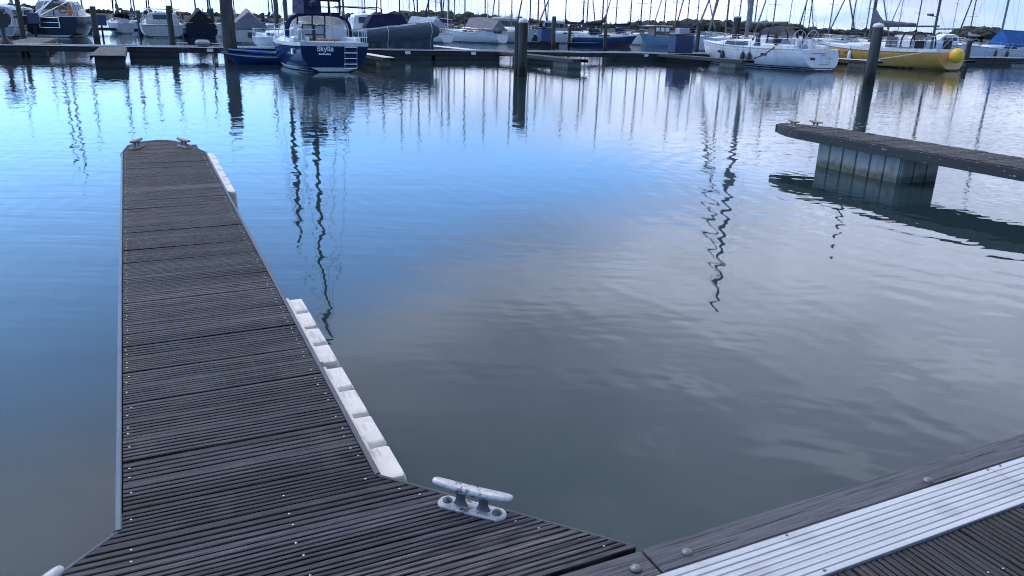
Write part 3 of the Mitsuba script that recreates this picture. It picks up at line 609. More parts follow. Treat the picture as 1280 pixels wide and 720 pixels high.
# --- navy yacht, stern to the camera
H = Hull(10.2, 3.65, 1.16, 1.02, 1.5, stern=.80, n=2.5, keel=-.5, keel_stern=-.02, stern_rake=.35, bow_rake=1.3, fullest=.40)
fr = Frame((7.75, 34.7, 0), 90)
t = base_boat('sailing_yacht', 'navy blue sailing yacht, stern-on, with white name and ladder on its transom', 'sailboat', None, H, fr, 'navy_gel', boot=('stripe_pale', .035, .20), rub=None, deck='white_gel')
obj('bulwark', H.band(-.10, .055, .012, rel=True), 'white_gel', t, fr)
tr = lambda yy, z, out=.03: (H.x(0, z) - out, yy, z)
txt = meshkit.text_mesh('Skylla', .19, .012, bold=True); v = txt.vertices; w_ = v[:, 0].max(); v2 = np.stack([np.array([H.x(0, .90 + q) for q in v[:, 1]]) - .008 - v[:, 2], -(v[:, 0] - w_ / 2) * 0.98 + .42, .90 + v[:, 1]], 1)
obj('name_lettering', (v2, np.asarray(txt.faces)), 'letter_white', t, fr, label='white boat name reading Skylla')
m = Mesh()
for k in range(9):
    yy = .42 + .24 - k * .06; hh = .055 if k % 3 else .07; m.add(*boxv(H.x(0, .76) - .016, H.x(0, .76) - .006, yy - .022, yy + .022, .735, .735 + hh))
obj('port_lettering', m, 'letter_white', t, fr, label='small worn white lettering under the boat name')
m = Mesh()
for yy in (-.42, -.95): m.add(*tube([(-.06, yy, 1.32), (-.08, yy, 1.15), (H.x(0, .16) - .10, yy - .04, .16)], .022, 6))
for z in (1.08, .84, .60, .36, .17): m.add(*boxv(H.x(0, z) - .13, H.x(0, z) - .05, -.97, -.40, z - .018, z + .018))
obj('boarding_ladder', m, 'steel', t, fr)
# cockpit
for sg in (1, -1): obj('coaming', boxv(.35, 3.4, sg * 1.12 - .12, sg * 1.12 + .12, 1.10, 1.46, .04), 'white_gel', t, fr)
obj('stern_seat', boxv(.18, .55, -1.2, 1.2, 1.14, 1.30, .03), 'white_gel', t, fr)
obj('cockpit_floor', boxv(.55, 3.4, -1.0, 1.0, 1.08, 1.12), 'teak', t, fr)
obj('cabin', cabin_loft([(3.2, 1.36, 1.08, .82), (3.9, 1.34, 1.08, .80), (5.6, 1.2, 1.14, .62), (7.0, .9, 1.2, .48), (7.9, .5, 1.24, .22)]), 'white_gel', t, fr, 30)
for yy in (.52, -.02): 
    b = obj('bulkhead_door', boxv(3.13, 3.19, yy - .22, yy + .22, 1.20, 1.88, .01), 'panel_grey', t, fr); m = Mesh()
    for a in (-.235, .235): m.add(*boxv(3.10, 3.125, yy + a - .03, yy + a + .03, 1.18, 1.92))
    m.add(*boxv(3.10, 3.125, yy - .26, yy + .26, 1.92, 1.965)); m.add(*boxv(3.10, 3.125, yy - .26, yy + .26, 1.50, 1.54)); obj('door_frame', m, 'rubber', b, fr)
for yy in (.85, -.40): obj('locker_panel', boxv(3.12, 3.18, yy - .14, yy + .14, 1.22, 1.72, .01), 'white_gel', t, fr)
for yy, c in ((.30, 'teak'), (-.20, 'teak'), (.95, 'rubber')): obj('cockpit_cushion', boxv(.7, 1.2, yy - .2, yy + .2, 1.28, 1.40, .04), c, t, fr)
# hood over the companionway: clear sides, dark roof and rim
st = [(3.0, 1.42, 1.40, .98), (3.5, 1.43, 1.40, 1.0), (4.2, 1.36, 1.40, .92), (4.9, 1.20, 1.42, .55)]
obj('hood_screen', hood(st), 'milky_film', t, fr, True)
m = Mesh(); m.add(*tube(arch(2.98, 1.45, 1.36, 1.05, 19), .075, 6)); m.add(*tube(arch(3.5, 1.45, 1.38, 1.04, 19), .05, 6)); obj('hood_rim', m, 'navy_cloth', t, fr, True)
obj('hood_roof', loft([[(x, y, z) for x, y, z in arch(s, 1.46, 1.38, h, 19)[5:14]] for s, h in ((2.9, 1.09), (3.5, 1.10), (4.1, 1.0))], cap=False, closed=False), 'navy_cloth', t, fr, True)
for yy in (1.02, .34, -.25): obj('hood_strap', tube([(2.9, yy * .95, 2.44), (2.94, yy, 1.95)], .035, 5), 'navy_cloth', t, fr)
# windowed enclosure and stowed mainsail above
for a, b in ((-.08, -.48), (-.56, -.98)):
    w = obj('enclosure_window', boxv(3.2, 3.215, min(a, b), max(a, b), 2.52, 2.95), 'clear_film', t, fr)
m = Mesh()
for yy in (.02, -.52, -1.02): m.add(*boxv(3.17, 3.24, yy - .045, yy + .045, 2.42, 3.10))
for z in (2.47, 2.74, 3.02): m.add(*boxv(3.18, 3.23, -1.02, .02, z - .035 * (1 if z != 2.74 else .5), z + .035 * (1 if z != 2.74 else .5)))
m.add(*boxv(3.1, 4.3, -1.1, .06, 3.05, 3.12)); obj('enclosure_frame', m, 'black_cloth', t, fr)
m = sail_pack(5.2, 1.6, 2.75, 2.72, .36, .62, front=.8); m = (m[0] + [0, .42, 0], m[1]); obj('sail_cover', m, 'navy_cloth', t, fr, True)
obj('cover_skirt', (loft([[(x, .82, 2.42), (x, .80, 3.25 + .1 * k), (x, .06, 3.30 + .1 * k), (x, .04, 2.42)] for x, k in ((2.2, 0), (3.6, 1), (5.0, 2))])), 'navy_cloth', t, fr, 20)
rigging(t, fr, H, 5.4, 1.6, 13.6, .11, 'mast_dark', boom=None, spreaders=2)
rails(t, fr, H, .62); m = Mesh()
for z in (1.5, 1.76): m.add(*tube([(-.02, -1.45, z), (-.02, -.98, z)], .014, 5))
obj('stern_rail', m, 'steel', t, fr); obj('outboard_bracket', boxv(.1, .5, 1.22, 1.5, 1.35, 1.75, .03), 'grey_gel', t, fr); obj('liferaft_case', boxv(.7, 1.6, 1.3, 1.62, 1.2, 1.46, .06), 'white_gel', t, fr); obj('hull_badge', boxv(.95, 1.25, 1.605, 1.66, .72, .95), 'stripe_white', t, fr)

# blue tender beside it
H = Hull(3.6, 1.3, .44, .36, .56, stern=.75, n=2.2, keel=-.15, bow_rake=.7)
frt = Frame((7.2, 41.0, 0), 170); t = base_boat('tender', 'small bright blue open tender moored left of the navy yacht', 'dinghy', None, H, frt, 'tender_gel', deck='tender_gel', boot=None, rub='panel_grey')
obj('cover', loft([[(x, w, z), (x, 0, z + .12), (x, -w, z), (x, 0, z - .1)] for x, w, z in ((.1, .6, .52), (1.5, .66, .52), (3.2, .35, .6))]), 'blue_cloth', t, frt, True)

# --- white yacht (right of centre)
H = Hull(11.3, 3.7, 1.25, 1.12, 1.52, stern=.82, n=2.4, keel=-.4, keel_stern=.02, stern_rake=-.55, bow_rake=.7, fullest=.36)
fw = Frame((38.05, 36.6, 0), 90)
t = base_boat('sailing_yacht', 'white sailing yacht right of centre with dark sprayhood, wheel and three dark fenders', 'sailboat', None, H, fw, 'white_gel', boot=('stripe_navy', .03, .11), rub=None, deck='white_gel')
obj('waterline_stripe', H.band(.16, .215, .011), 'stripe_navy', t, fw); obj('cove_line', H.band(.20, .225, .008, rel=True, back=False), 'panel_grey', t, fw); obj('gunwale_line', H.band(.0, .05, .014, rel=True, back=False), 'panel_grey', t, fw)
obj('cabin', cabin_loft([(3.7, 1.22, 1.15, .62), (4.6, 1.22, 1.15, .64), (6.6, 1.08, 1.18, .55), (8.4, .74, 1.26, .34), (9.6, .32, 1.36, .10)]), 'white_gel', t, fw, 30)
for sg in (1, -1):
    obj('cabin_window', side_pane(5.2, 7.5, 1.155, 1.34, 1.60, sg, .06), 'tinted', t, fw); obj('cabin_window', side_pane(4.0, 4.6, 1.215, 1.34, 1.60, sg, .06), 'tinted', t, fw)
    for x in (2.9, 7.6): u = x / H.L; obj('hull_port', (boxv(x - .28, x + .28, sg * H.y(u, .86) - .02, sg * H.y(u, .86) + .02, .78, .94, .015)), 'tinted', t, fw)
    obj('coaming', boxv(.7, 3.7, sg * 1.28 - .16, sg * 1.28 + .16, 1.14, 1.50, .06), 'white_gel', t, fw)
obj('cockpit_floor', boxv(.3, 3.7, -1.1, 1.1, 1.0, 1.16), 'teak', t, fw); obj('companionway', boxv(3.64, 3.69, -.35, .35, 1.2, 1.82, .01), 'brown_panel', t, fw)
st = [(2.7, 1.22, 1.48, 1.02), (3.3, 1.26, 1.48, 1.08), (4.1, 1.22, 1.48, .98), (4.9, 1.02, 1.62, .30)]
obj('hood_screen', hood(st[1:]), 'milky_film', t, fw, True)
m = Mesh()
for s_ in st: m.add(*tube(arch(s_[0], s_[1] + .02, s_[2], s_[3] + .02, 17), .06, 6))
obj('hood_frame', m, 'charcoal_cloth', t, fw, True)
obj('sprayhood', loft([arch(x, w + .03, z, h + .03, 21)[2:19] for x, w, z, h in ((2.2, 1.22, 1.48, .98), (2.7, 1.22, 1.48, 1.06), (3.3, 1.26, 1.48, 1.10), (4.1, 1.22, 1.48, 1.0))], cap=False, closed=False), 'charcoal_cloth', t, fw, True)
for sg in (1, -1): obj('hood_side', loft([[(4.0, sg * 1.24, 1.44), (4.05, sg * 1.24, 2.2)], [(4.6, sg * 1.12, 1.44), (4.5, sg * 1.12, 2.0)]], cap=False, closed=False), 'charcoal_cloth', t, fw); 
wheel(t, fw, 1.25, .55, 1.86, .52); wheel(t, fw, 1.25, -.55, 1.86, .52)
for yy in (.55, -.55): obj('wheel_pedestal', boxv(1.3, 1.5, yy - .1, yy + .1, 1.12, 1.86, .03), 'white_gel', t, fw)
# scoop transom
for yy, w, z, h, c in ((.75, .4, .72, .16, 'tinted'), (-.2, .25, .95, .06, 'panel_grey'), (.2, 1.1, 1.05, .05, 'panel_grey'), (-.75, .3, .75, .05, 'panel_grey'), (-.1, .8, .42, .035, 'panel_grey')): obj('transom_fitting', boxv(H.x(0, z) - .035, H.x(0, z) - .008, yy - w / 2, yy + w / 2, z - h / 2, z + h / 2, .006), c, t, fw)
m = Mesh()
for yy in (-.35, -.62): m.add(*tube([(H.x(0, 1.2) - .06, yy, 1.5), (H.x(0, .45) - .06, yy, .45)], .018, 5))
for z in (.55, .8, 1.05): m.add(*tube([(H.x(0, z) - .06, -.35, z), (H.x(0, z) - .06, -.62, z)], .016, 5))
obj('boarding_ladder', m, 'steel', t, fw)
rigging(t, fw, H, 6.75, 1.75, 16.4, .13, 'mast_alloy', boom=(3.0, 2.78), spreaders=2, furl='grey_cloth'); obj('stowed_mainsail', tube([(6.6, .02, 2.6), (6.58, .02, 5), (6.6, 0, 9)], [.17, .13, .05], 8), 'grey_cloth', t, fw, True)
rails(t, fw, H, .62)
m = Mesh(); obj('registration_lettering', [m.add(*boxv(10.15 - .14 * k - .05, 10.15 - .14 * k + .05, H.y(.89, .62) + .012 + .055 * k * .92, H.y(.89, .62) + .03 + .055 * k * .92, .55, .66 if k % 2 else .69)) for k in range(6)][-1], 'panel_grey', t, fw)
for px, lab in ((4.1, 'rightmost'), (4.75, 'middle'), (7.15, 'leftmost')): u = px / H.L; q = fw([(px, H.y(u, .6) + .16, .62)])[0]; hang_fender(q, f'dark boat fender on the white yacht side, {lab} of the three', 'fender_navy', 1.05)
m = Mesh(); obj('winch_cover', tube([(2.3, 1.45, 1.45), (2.32, 1.45, 1.75), (2.3, 1.45, 2.05)], [.10, .14, .08], 8), 'charcoal_cloth', t, fw, True)
p0 = fw([(2.2, 1.62, 1.32)])[0]; single('mooring_rope', tube([p0, p0 + (np.array([33.9, 37.7, DECK + .1]) - p0) * .5 - [0, 0, .12], [33.9, 37.7, DECK + .1]], .045, 6), 'rope', 'dark rope from the white yacht quarter down to the finger', 'rope', smooth=True)

# --- yellow ketch
H = Hull(11.6, 4.0, 1.36, 1.16, 1.6, stern=.70, n=2.3, keel=-.5, keel_stern=.02, stern_rake=-.5, bow_rake=1.4, fullest=.42)
fy = Frame((50.9, 37.3, 0), 90)
t = base_boat('sailing_yacht', 'yellow two-masted sailing yacht at the right with round yellow buoy at its stern', 'sailboat', None, H, fy, 'yellow_gel', boot=('antifoul', -.05, .11), rub=None, deck='white_gel')
obj('bulwark', H.band(-.06, .16, .012, rel=True), 'white_gel', t, fy); obj('cove_line', H.band(.18, .205, .014, rel=True, back=False), 'rubber', t, fy)
obj('cabin', cabin_loft([(3.4, 1.25, 1.15, .62), (4.4, 1.25, 1.15, .62), (6.9, 1.1, 1.18, .5), (8.3, .8, 1.22, .4), (9.0, .5, 1.26, .16)]), 'white_gel', t, fy, 30)
for sg in (1, -1):
    for a in (4.3, 5.5): obj('cabin_window', side_pane(a, a + .9, 1.2, 1.32, 1.55, sg), 'panel_grey', t, fy)
    for x in (7.4, 8.3, 8.9): u = x / H.L; obj('hull_port', boxv(x - .22, x + .22, sg * H.y(u, .86) - .03, sg * H.y(u, .86) + .03, .86, 1.0, .02), 'brown_panel', t, fy)
st = [(2.2, 1.28, 1.46, .96), (3.0, 1.30, 1.46, 1.02), (3.9, 1.22, 1.46, .95), (4.6, 1.05, 1.58, .25)]
obj('hood_screen', hood(st), 'milky_film', t, fy, True); m = Mesh()
for s_ in st[:3]: m.add(*tube(arch(s_[0], s_[1] + .02, s_[2], s_[3] + .02, 17), .05, 6))
obj('hood_frame', m, 'black_cloth', t, fy, True); obj('sprayhood', loft([arch(x, w + .03, z, h + .03, 21)[5:16] for x, w, z, h in st[:3]], cap=False, closed=False), 'black_cloth', t, fy, True)
for sg in (1, -1):
    obj('hood_side', loft([[(3.3, sg * 1.33, 1.44), (3.3, sg * 1.33, 2.15)], [(4.4, sg * 1.2, 1.40), (4.3, sg * 1.2, 2.2)]], cap=False, closed=False), 'slate_cloth', t, fy); obj('rail_cloth', loft([[(1.0, sg * 1.42, 1.40), (1.0, sg * 1.42, 1.95)], [(1.75, sg * 1.5, 1.40), (1.75, sg * 1.5, 1.98)]], cap=False, closed=False), 'black_cloth', t, fy)
obj('aft_seat', boxv(.2, 3.2, -1.1, 1.1, 1.16, 1.36, .04), 'white_gel', t, fy)
rigging(t, fy, H, 6.9, 1.7, 12.6, .12, 'mast_dark', boom=(1.2, 2.85), spreaders=2); obj('stowed_mainsail', sail_pack(6.8, 3.1, 2.95, 2.95, .2, .45, front=1.7), 'slate_cloth', t, fy, True)
obj('mizzen_mast', tube([(1.5, 0, 1.2), (1.5, 0, 5), (1.45, 0, 9.6)], [.085, .085, .06], 8), 'mast_dark', t, fy, True); obj('mizzen_boom', tube([(1.5, 0, 2.72), (-.9, 0, 2.78)], .055, 6), 'mast_dark', t, fy, True)
m = Mesh(); m.add(*tube([(1.5, -.05, 3.55), (2.1, -.05, 3.6)], .03, 5)); m.add(*boxv(1.9, 2.3, -.2, .1, 3.6, 3.75, .04)); obj('radar_bracket', m, 'mast_dark', t, fy)
m = Mesh()
for sg in (1, -1): m.add(*tube([(.05, sg * 1.1, 1.2), (-.15, sg * 1.1, 2.2), (.9, sg * 1.3, 2.25), (1.8, sg * 1.45, 1.3)], .022, 5))
m.add(*tube([(-.15, -1.1, 2.2), (-.15, 1.1, 2.2)], .022, 5)); obj('stern_arch', m, 'steel', t, fy, True); rails(t, fy, H, .6)
for px, lab in ((4.3, 'right'), (6.9, 'left')): u = px / H.L; q = fy([(px, H.y(u, .6) + .17, .72)])[0]; hang_fender(q, f'white boat fender on the yellow yacht side, {lab} one of the two', 'fender_white', 1.0)
q = fy([(-.75, .25, 1.02)])[0]; b = thing('buoy', 'round bright yellow buoy hanging at the stern of the yellow yacht', 'buoy'); an_ = np.linspace(0, math.pi, 12); pr_ = [(max(.004, .46 * math.sin(a)), -.46 * math.cos(a) * 1.08) for a in an_]
obj('body', (lathe(pr_, 20)[0] + q, lathe(pr_, 20)[1]), 'buoy_yellow', b, smooth=True); obj('eye', tube([q + [0, 0, .46], q + [0, .05, .56], q + [0, .5, .62]], .035, 5), 'rope', b)
p0 = fy([(.9, 1.55, 1.15)])[0]; single('mooring_rope', tube([p0, [47.5, 38.9, .8], [46.0, 38.9, DECK + .1]], .035, 5), 'pale_rope', 'pale mooring rope from the yellow yacht quarter to the finger', 'rope', smooth=True)

# --- covered rigid inflatable behind the pontoon
rib = thing('inflatable_boat', 'inflatable boat under a draped grey-blue tarpaulin, right of the navy yacht', 'dinghy'); fi = Frame((along(537, 49.6), 49.6, 0), 180)
an = np.arange(16) * 2 * math.pi / 16
def rib_z(u): return 1.70 - .62 * u ** 1.1
for sg, nm in ((1, 'near_tube'), (-1, 'far_tube')):
    rings = []
    for u in np.linspace(-.035, 1, 16): r = .56 * (1 - .30 * max(u, 0)) * (.55 if u < -.03 else .86 if u < .04 else 1); rings.append(np.stack([np.full(16, 6.3 * u), sg * (.95 - .35 * max(u, 0) ** 2) + r * np.cos(an) * .95, rib_z(max(u, 0)) + r * np.sin(an)], 1))
    obj(nm, loft(rings), 'tarp', rib, fi, True)
def tarp_row(u):
    z, yc, r = rib_z(u), .95 - .35 * u ** 2, .575 * (1 - .30 * u); k = math.sin(u * 63 + 2 * math.sin(u * 9)); k2 = math.sin(u * 27 + 1); row = [(6.3 * u, yc * .1, z + .42 + .05 * k2)]
    for a in (118, 85, 55, 25, -5, -35): row.append((6.3 * u + .02 * k, yc + r * math.cos(math.radians(a)), z + r * math.sin(math.radians(a)) + .012 * k2))
    for q, w in ((.25, .02), (.5, .05), (.75, .08), (1.0, .11)): row.append((6.3 * u + .05 * k * q, yc + r * (.60 - .12 * q) + w * k + .05 * k2 * q, (z - .30) * (1 - q) + .60 * q))
    return row
rows = [tarp_row(u) for u in np.linspace(.03, 1, 70)]
obj('tarpaulin', loft(rows, cap=False, closed=False), 'tarp', rib, fi, True); obj('tarpaulin_top', loft([[(p[0], p[1], p[2] + .012) for p in r_[1:4]] for r_ in rows[12:]], cap=False, closed=False), 'tarp_top', rib, fi, True)
m = Mesh()
for u in (.06, .5): m.add(*tube([(p[0], p[1] + .015, p[2] + .012) for p in tarp_row(u)], .018, 4))
obj('lashing', m, 'pale_rope', rib, fi)
obj('console_cover', loft([[(x, w, 1.5), (x, w * .9, z), (x, -w * .9, z), (x, -w, 1.5)] for x, w, z in ((1.55, .5, 2.0), (2.0, .6, 2.62), (3.0, .62, 2.66), (3.9, .6, 2.55), (4.3, .5, 1.9))]), 'navy_cloth', rib, fi, 25)
m = Mesh(); m.add(*tube([(3.3, .55, 1.6), (3.3, .55, 2.9), (3.5, .5, 2.98), (6.0, .45, 2.98), (6.05, .4, 1.6)], .035, 6)); m.add(*tube([(3.3, -.55, 1.6), (3.3, -.55, 2.9), (6.0, -.45, 2.98)], .035, 6)); obj('roll_bar', m, 'rubber', rib, fi, True); obj('hull', loft([[(x, .8 - .3 * (x / 6.3) ** 2, 1.2), (x, 0, -.1 + .5 * (x / 6.3) ** 3), (x, -.8 + .3 * (x / 6.3) ** 2, 1.2)] for x in np.linspace(.2, 6.2, 8)]), 'dark_gel', rib, fi, True)

# --- service things on the pontoon
b = thing('dock_locker', 'tall navy blue locker standing on the pontoon left of the white yacht bow', 'locker'); x0 = along(846, YA + .4); x1 = along(868.5, YA + .4)
obj('body', boxv(x0, x1, YA + .4, YA + 1.3, DECK + .05, DECK + 1.28, .03), 'box_blue', b); obj('lid', boxv(x0 - .04, x1 + .04, YA + .36, YA + 1.34, DECK + 1.29, DECK + 1.36, .02), 'box_blue', b); obj('upper_box', boxv(x0 + .35, x1 - .35, YA + .5, YA + 1.1, DECK + 1.37, DECK + 1.75, .03), 'panel_grey', b)
b = thing('hose_reel', 'round dark hose reel on a pedestal at the left frame edge of the pontoon', 'hose reel'); xr = along(4, YA + .6)
obj('pedestal', (lathe([(.42, 0), (.36, .12), (.18, .3), (.10, .45), (.10, 1.0)], 14)[0] + [xr, YA + .6, DECK], lathe([(1, 0)] * 5, 14)[1]), 'rubber', b, smooth=40)
d_ = lathe([(.05, -.14), (.40, -.14), (.42, -.10), (.36, -.08), (.36, .08), (.42, .10), (.40, .14), (.05, .14)], 26); v = d_[0][:, [0, 2, 1]] + [xr, YA + .6, DECK + 1.25]; obj('drum', (v, d_[1][:, ::-1]), 'rubber', b, smooth=40)
obj('hose', tube([(xr + .3 + .28 * math.sin(a), YA + .4, DECK + .98 - .55 * math.cos(a)) for a in np.linspace(-.6, 3.6, 16)], .03, 6), 'panel_grey', b, smooth=True)
for x, lab in ((2.3, 'left'), (4.1, 'right')): cleat((x, YA + 1.9, DECK + .046), 0, f'small cleat on the pontoon at the left, {lab} of the low grey domed box', s=1.8)
single('cable_box', boxv(2.95, 3.75, YA + 1.5, YA + 1.95, DECK + .045, DECK + .38, .12), 'panel_grey', 'low grey domed box on the left part of the far pontoon', 'box')
b = thing('waste_bin', 'blue bin standing on the farther pontoon behind the middle pile', 'bin'); xb = along(677, 82); xc = along(690, 82); obj('body', boxv(xb, xc, 82, 83, .5, 1.95, .05), 'bin_blue', b); obj('lid', boxv(xb - .04, xc + .04, 81.95, 83.05, 1.96, 2.05, .03), 'box_blue', b)
obj('plinth', boxv(xb - 2.0, xc + 6.5, 81.8, 83.8, .38, .49), 'wood_x', b); obj('float_block', boxv(xb - 1.6, xc + 1, 82, 83.6, -.4, .37), 'under_timber', b)
for px, lab in ((44, 'left of the dark stern boat'), (128, 'right of the dark stern boat')):
    xq = along(px, 84); b = thing('dock_box', f'dark blue box on a post, {lab}', 'box'); obj('body', boxv(xq - .45, xq + .45, 84, 84.5, 1.15, 2.1, .04), 'box_blue', b); obj('post', boxv(xq - .08, xq + .08, 84.2, 84.35, -.5, 1.14), 'under_timber', b)

# --- boats of the rows behind
def cruiser(px, y, L, B, deg, label, hull='white_gel', cover=None, peak=None, group=None, fs=.95, house=None, cz=1.3, x0=.1, x1=.8, stub=True, winpane=True, name='motor_boat', cat='motorboat', boot=('stripe_navy', .03, .12), arch_=False, win='tinted'):
    H = Hull(L, B, fs, fs * .95, fs * 1.35, stern=.88, n=3.0, keel=-.3, bow_rake=.8, fullest=.35); x = along(px, y)
    fr = Frame((x - L / 2 * math.cos(math.radians(deg)), y - L / 2 * math.sin(math.radians(deg)), 0), deg)
    t = base_boat(name, label, cat, group, H, fr, hull, boot=boot, deck='deck_grey')
    if cover: obj('cover', tent(L * x0, L * x1, B * .44, B * .40, fs + .02, cz, peak=peak), cover, t, fr, 30)
    if house:
        a, b, z = house; obj('wheelhouse', cabin_loft([(L * a, B * .36, fs, (z - fs) * .92), (L * (a + .06), B * .36, fs, z - fs), (L * (b - .12), B * .35, fs, z - fs), (L * b, B * .30, fs + .02, (z - fs) * .45), (L * min(b + .2, .93), B * .18, fs + .1, (z - fs) * .2)]), hull if hull in ('white_gel', 'cream_gel') else 'grey_gel', t, fr, 30)
        n_ = 3; w = L * (b - a - .08) / n_
        for sg in (1, -1):
            for k in range(n_): obj('window', side_pane(L * (a + .03) + k * w + .06, L * (a + .03) + (k + 1) * w - .06, B * .352, fs + (z - fs) * .40, fs + (z - fs) * .76, sg, .06, .05), win, t, fr)
        obj('stern_window', boxv(L * a - .02, L * a + .0, -B * .2, B * .2, fs + (z - fs) * .42, fs + (z - fs) * .8), win, t, fr)
    if winpane and cover: obj('stern_hatch', boxv(-.03, .0, -.35, .2, fs * .42, fs * .78, .005), win, t, fr)
    if arch_:
        m = Mesh(); m.add(*tube(arch(L * .28, B * .42, fs, 1.55, 15, .4), .035, 6)); m.add(*tube(arch(L * .42, B * .42, fs, 1.55, 15, .4), .035, 6)); m.add(*boxv(L * .25, L * .45, -B * .4, B * .4, fs + 1.55, fs + 1.62, .02)); obj('top_frame', m, 'steel', t, fr, 40)
    rails(t, fr, H, .55, stanch=False, r=.02); return t, fr, H

def yacht(px, y, sgn, L, label, hull='white_gel', cover='navy_cloth', mh=11.5, r=.085, mast='mast_alloy', furl='grey_cloth', hoodc='navy_cloth', group=None, fs=.95, deg=None, boom=True, name='sailing_yacht', frac=.58, boot=('stripe_navy', .03, .12), cabin='white_gel', rub='panel_grey', hi=.5):
    """a moored sloop, its mast on the bearing px in the row y; sgn 1: bow away from the camera"""
    B = L * .33; H = Hull(L, B, fs, fs * .92, fs * 1.4, stern=.7, n=2.4, keel=-.45, bow_rake=L * .11, stern_rake=-.2, keel_stern=.0); deg = deg if deg is not None else 90 * sgn + rng.normal(0, 3); a = math.radians(deg); x = along(px, y)
    fr = Frame((x - L * frac * math.cos(a), y - L * frac * math.sin(a), 0), deg); t = base_boat(name, label, 'sailboat', group, H, fr, hull, boot=boot, rub=rub)
    obj('cabin', cabin_loft([(L * .33, B * .34, fs, hi), (L * .42, B * .34, fs, hi), (L * .60, B * .30, fs + .03, hi * .85), (L * .76, B * .18, fs + .12, hi * .4)]), cabin, t, fr, 30)
    for s in (1, -1):
        for k in (.39, .49): obj('window', side_pane(L * k, L * (k + .075), B * .335, fs + hi * .28, fs + hi * .68, s, .03, .08), 'tinted', t, fr)
        obj('coaming', boxv(L * .06, L * .33, s * B * .28 - .1, s * B * .28 + .1, fs - .02, fs + .3, .04), cabin, t, fr)
    if hoodc: obj('sprayhood', hood([(L * .27, B * .33, fs + .25, .85), (L * .33, B * .33, fs + .25, .9), (L * .40, B * .31, fs + .3, .7), (L * .45, B * .26, fs + .4, .12)]), hoodc, t, fr, True)
    rigging(t, fr, H, L * frac, fs + hi * .7, mh, r, mast, boom=(L * .2, fs + hi + .95) if boom else None, spreaders=1 if mh < 11.5 else 2, furl=furl, cover=cover if boom else None); rails(t, fr, H, .58, stanch=y < 100, r=.016); return t, fr, H

# left part
t, fr, H = cruiser(82, 90, 9.5, 5.2, 80, 'dark navy motor sailer seen from its stern at the left, with orange lifebuoy', hull='dark_gel', fs=2.35 * .78, house=(.30, .62, 3.3), boot=('stripe_pale', .05, .2))
obj('name_panel', boxv(1.6, 3.4, -2.35, -2.28, 1.75, 2.55, .04), 'stripe_white', t, fr); obj('lifebuoy', (tube([(.1 + .0, -1.2 + .3 * math.cos(a), 2.45 + .3 * math.sin(a)) for a in np.linspace(0, 2 * math.pi, 18)], .09, 6)), 'orange', t, fr, True)
m = Mesh()
for yy in (-.75, .75): m.add(*tube([(-.1, yy, 1.75), (-.28, yy * 1.1, .85)], .05, 5))
for z in (1.72, 1.3, .86): m.add(*tube([(-.2, -.82, z), (-.2, .82, z)], .05, 5))
obj('boarding_ladder', m, 'steel', t, fr); obj('tiller_cover', tube([(1.2, -1.5, 2.0), (1.3, -1.5, 2.4), (1.25, -1.5, 2.9)], [.2, .24, .15], 8), 'orange', t, fr, True)
for q, mh in ((2.9, 9.5), (5.6, 11.5)): obj('mast', tube([(q, .3, 1.8), (q, .3, 2.4 + mh)], .09, 7), 'mast_dark', t, fr, True)
obj('sail_cover', sail_pack(5.4, 1.8, 3.3, 3.25, .35, .5), 'navy_cloth', t, fr, True)
m = Mesh()
for i in range(7): a = rng.uniform(1.0, 3.4); m.add(*tube([(a, rng.uniform(-1.8, 1.8), 1.9), (a + rng.normal(0, .2), rng.uniform(-1.8, 1.8), rng.uniform(2.8, 4.2))], .035, 4))
obj('cockpit_frame', m, 'steel', t, fr)
cruiser(10, 86, 9, 3.4, 84, 'grey motor cruiser with dark windows at the far left edge', house=(.2, .62, 2.7), hull='grey_gel')
cruiser(34, 118, 8, 3.2, 95, 'small pale grey motor cruiser between the left edge boats, partly hidden', house=(.25, .6, 2.7), hull='grey_gel')
t, fr, H = cruiser(205, 96, 9.0, 4.6, 88, 'white motor cruiser with steel top frame left of the dark tented boat', hull='cream_gel', fs=1.25, house=(.36, .66, 2.5), arch_=True)
cruiser(249, 94, 7.5, 3.6, 90, 'boat hidden under a peaked black tent cover, left of the tall thick pile', hull='dark_gel', cover='black_cloth', cz=3.05, x0=.0, x1=.9, fs=1.0, peak=lambda u: 3.1 - .9 * abs(u - .35), winpane=False)
t, fr, H = cruiser(308, 78, 7.4, 3.5, 88, 'white hulled boat under a peaked grey tent cover with a dark stern window', hull='cream_gel', cover='grey_cloth', cz=3.0, x0=.0, x1=.92, fs=1.25, peak=lambda u: 3.05 - 1.2 * abs(u - .30) * 1.2, win='tinted')
cruiser(366, 92, 6.5, 2.6, 90, 'small motorboat with dark framed windscreen, behind the thick black mast', house=(.3, .62, 2.75), fs=.9)
t, fr, H = cruiser(452, 84, 9.5, 3.8, 86, 'white motor cruiser with radar mast and red flag right behind the navy yacht', fs=1.3, house=(.22, .6, 2.9)); obj('radar_mast', tube([(4, 0, 2.8), (3.9, 0, 4.6)], .07, 6), 'stripe_white', t, fr, True); obj('flag', loft([[(.2, -.5, 2.2), (.2, -.5, 2.9)], [(.25, -1.1, 2.0), (.25, -1.1, 2.7)]], cap=False, closed=False), 'red_cloth', t, fr)
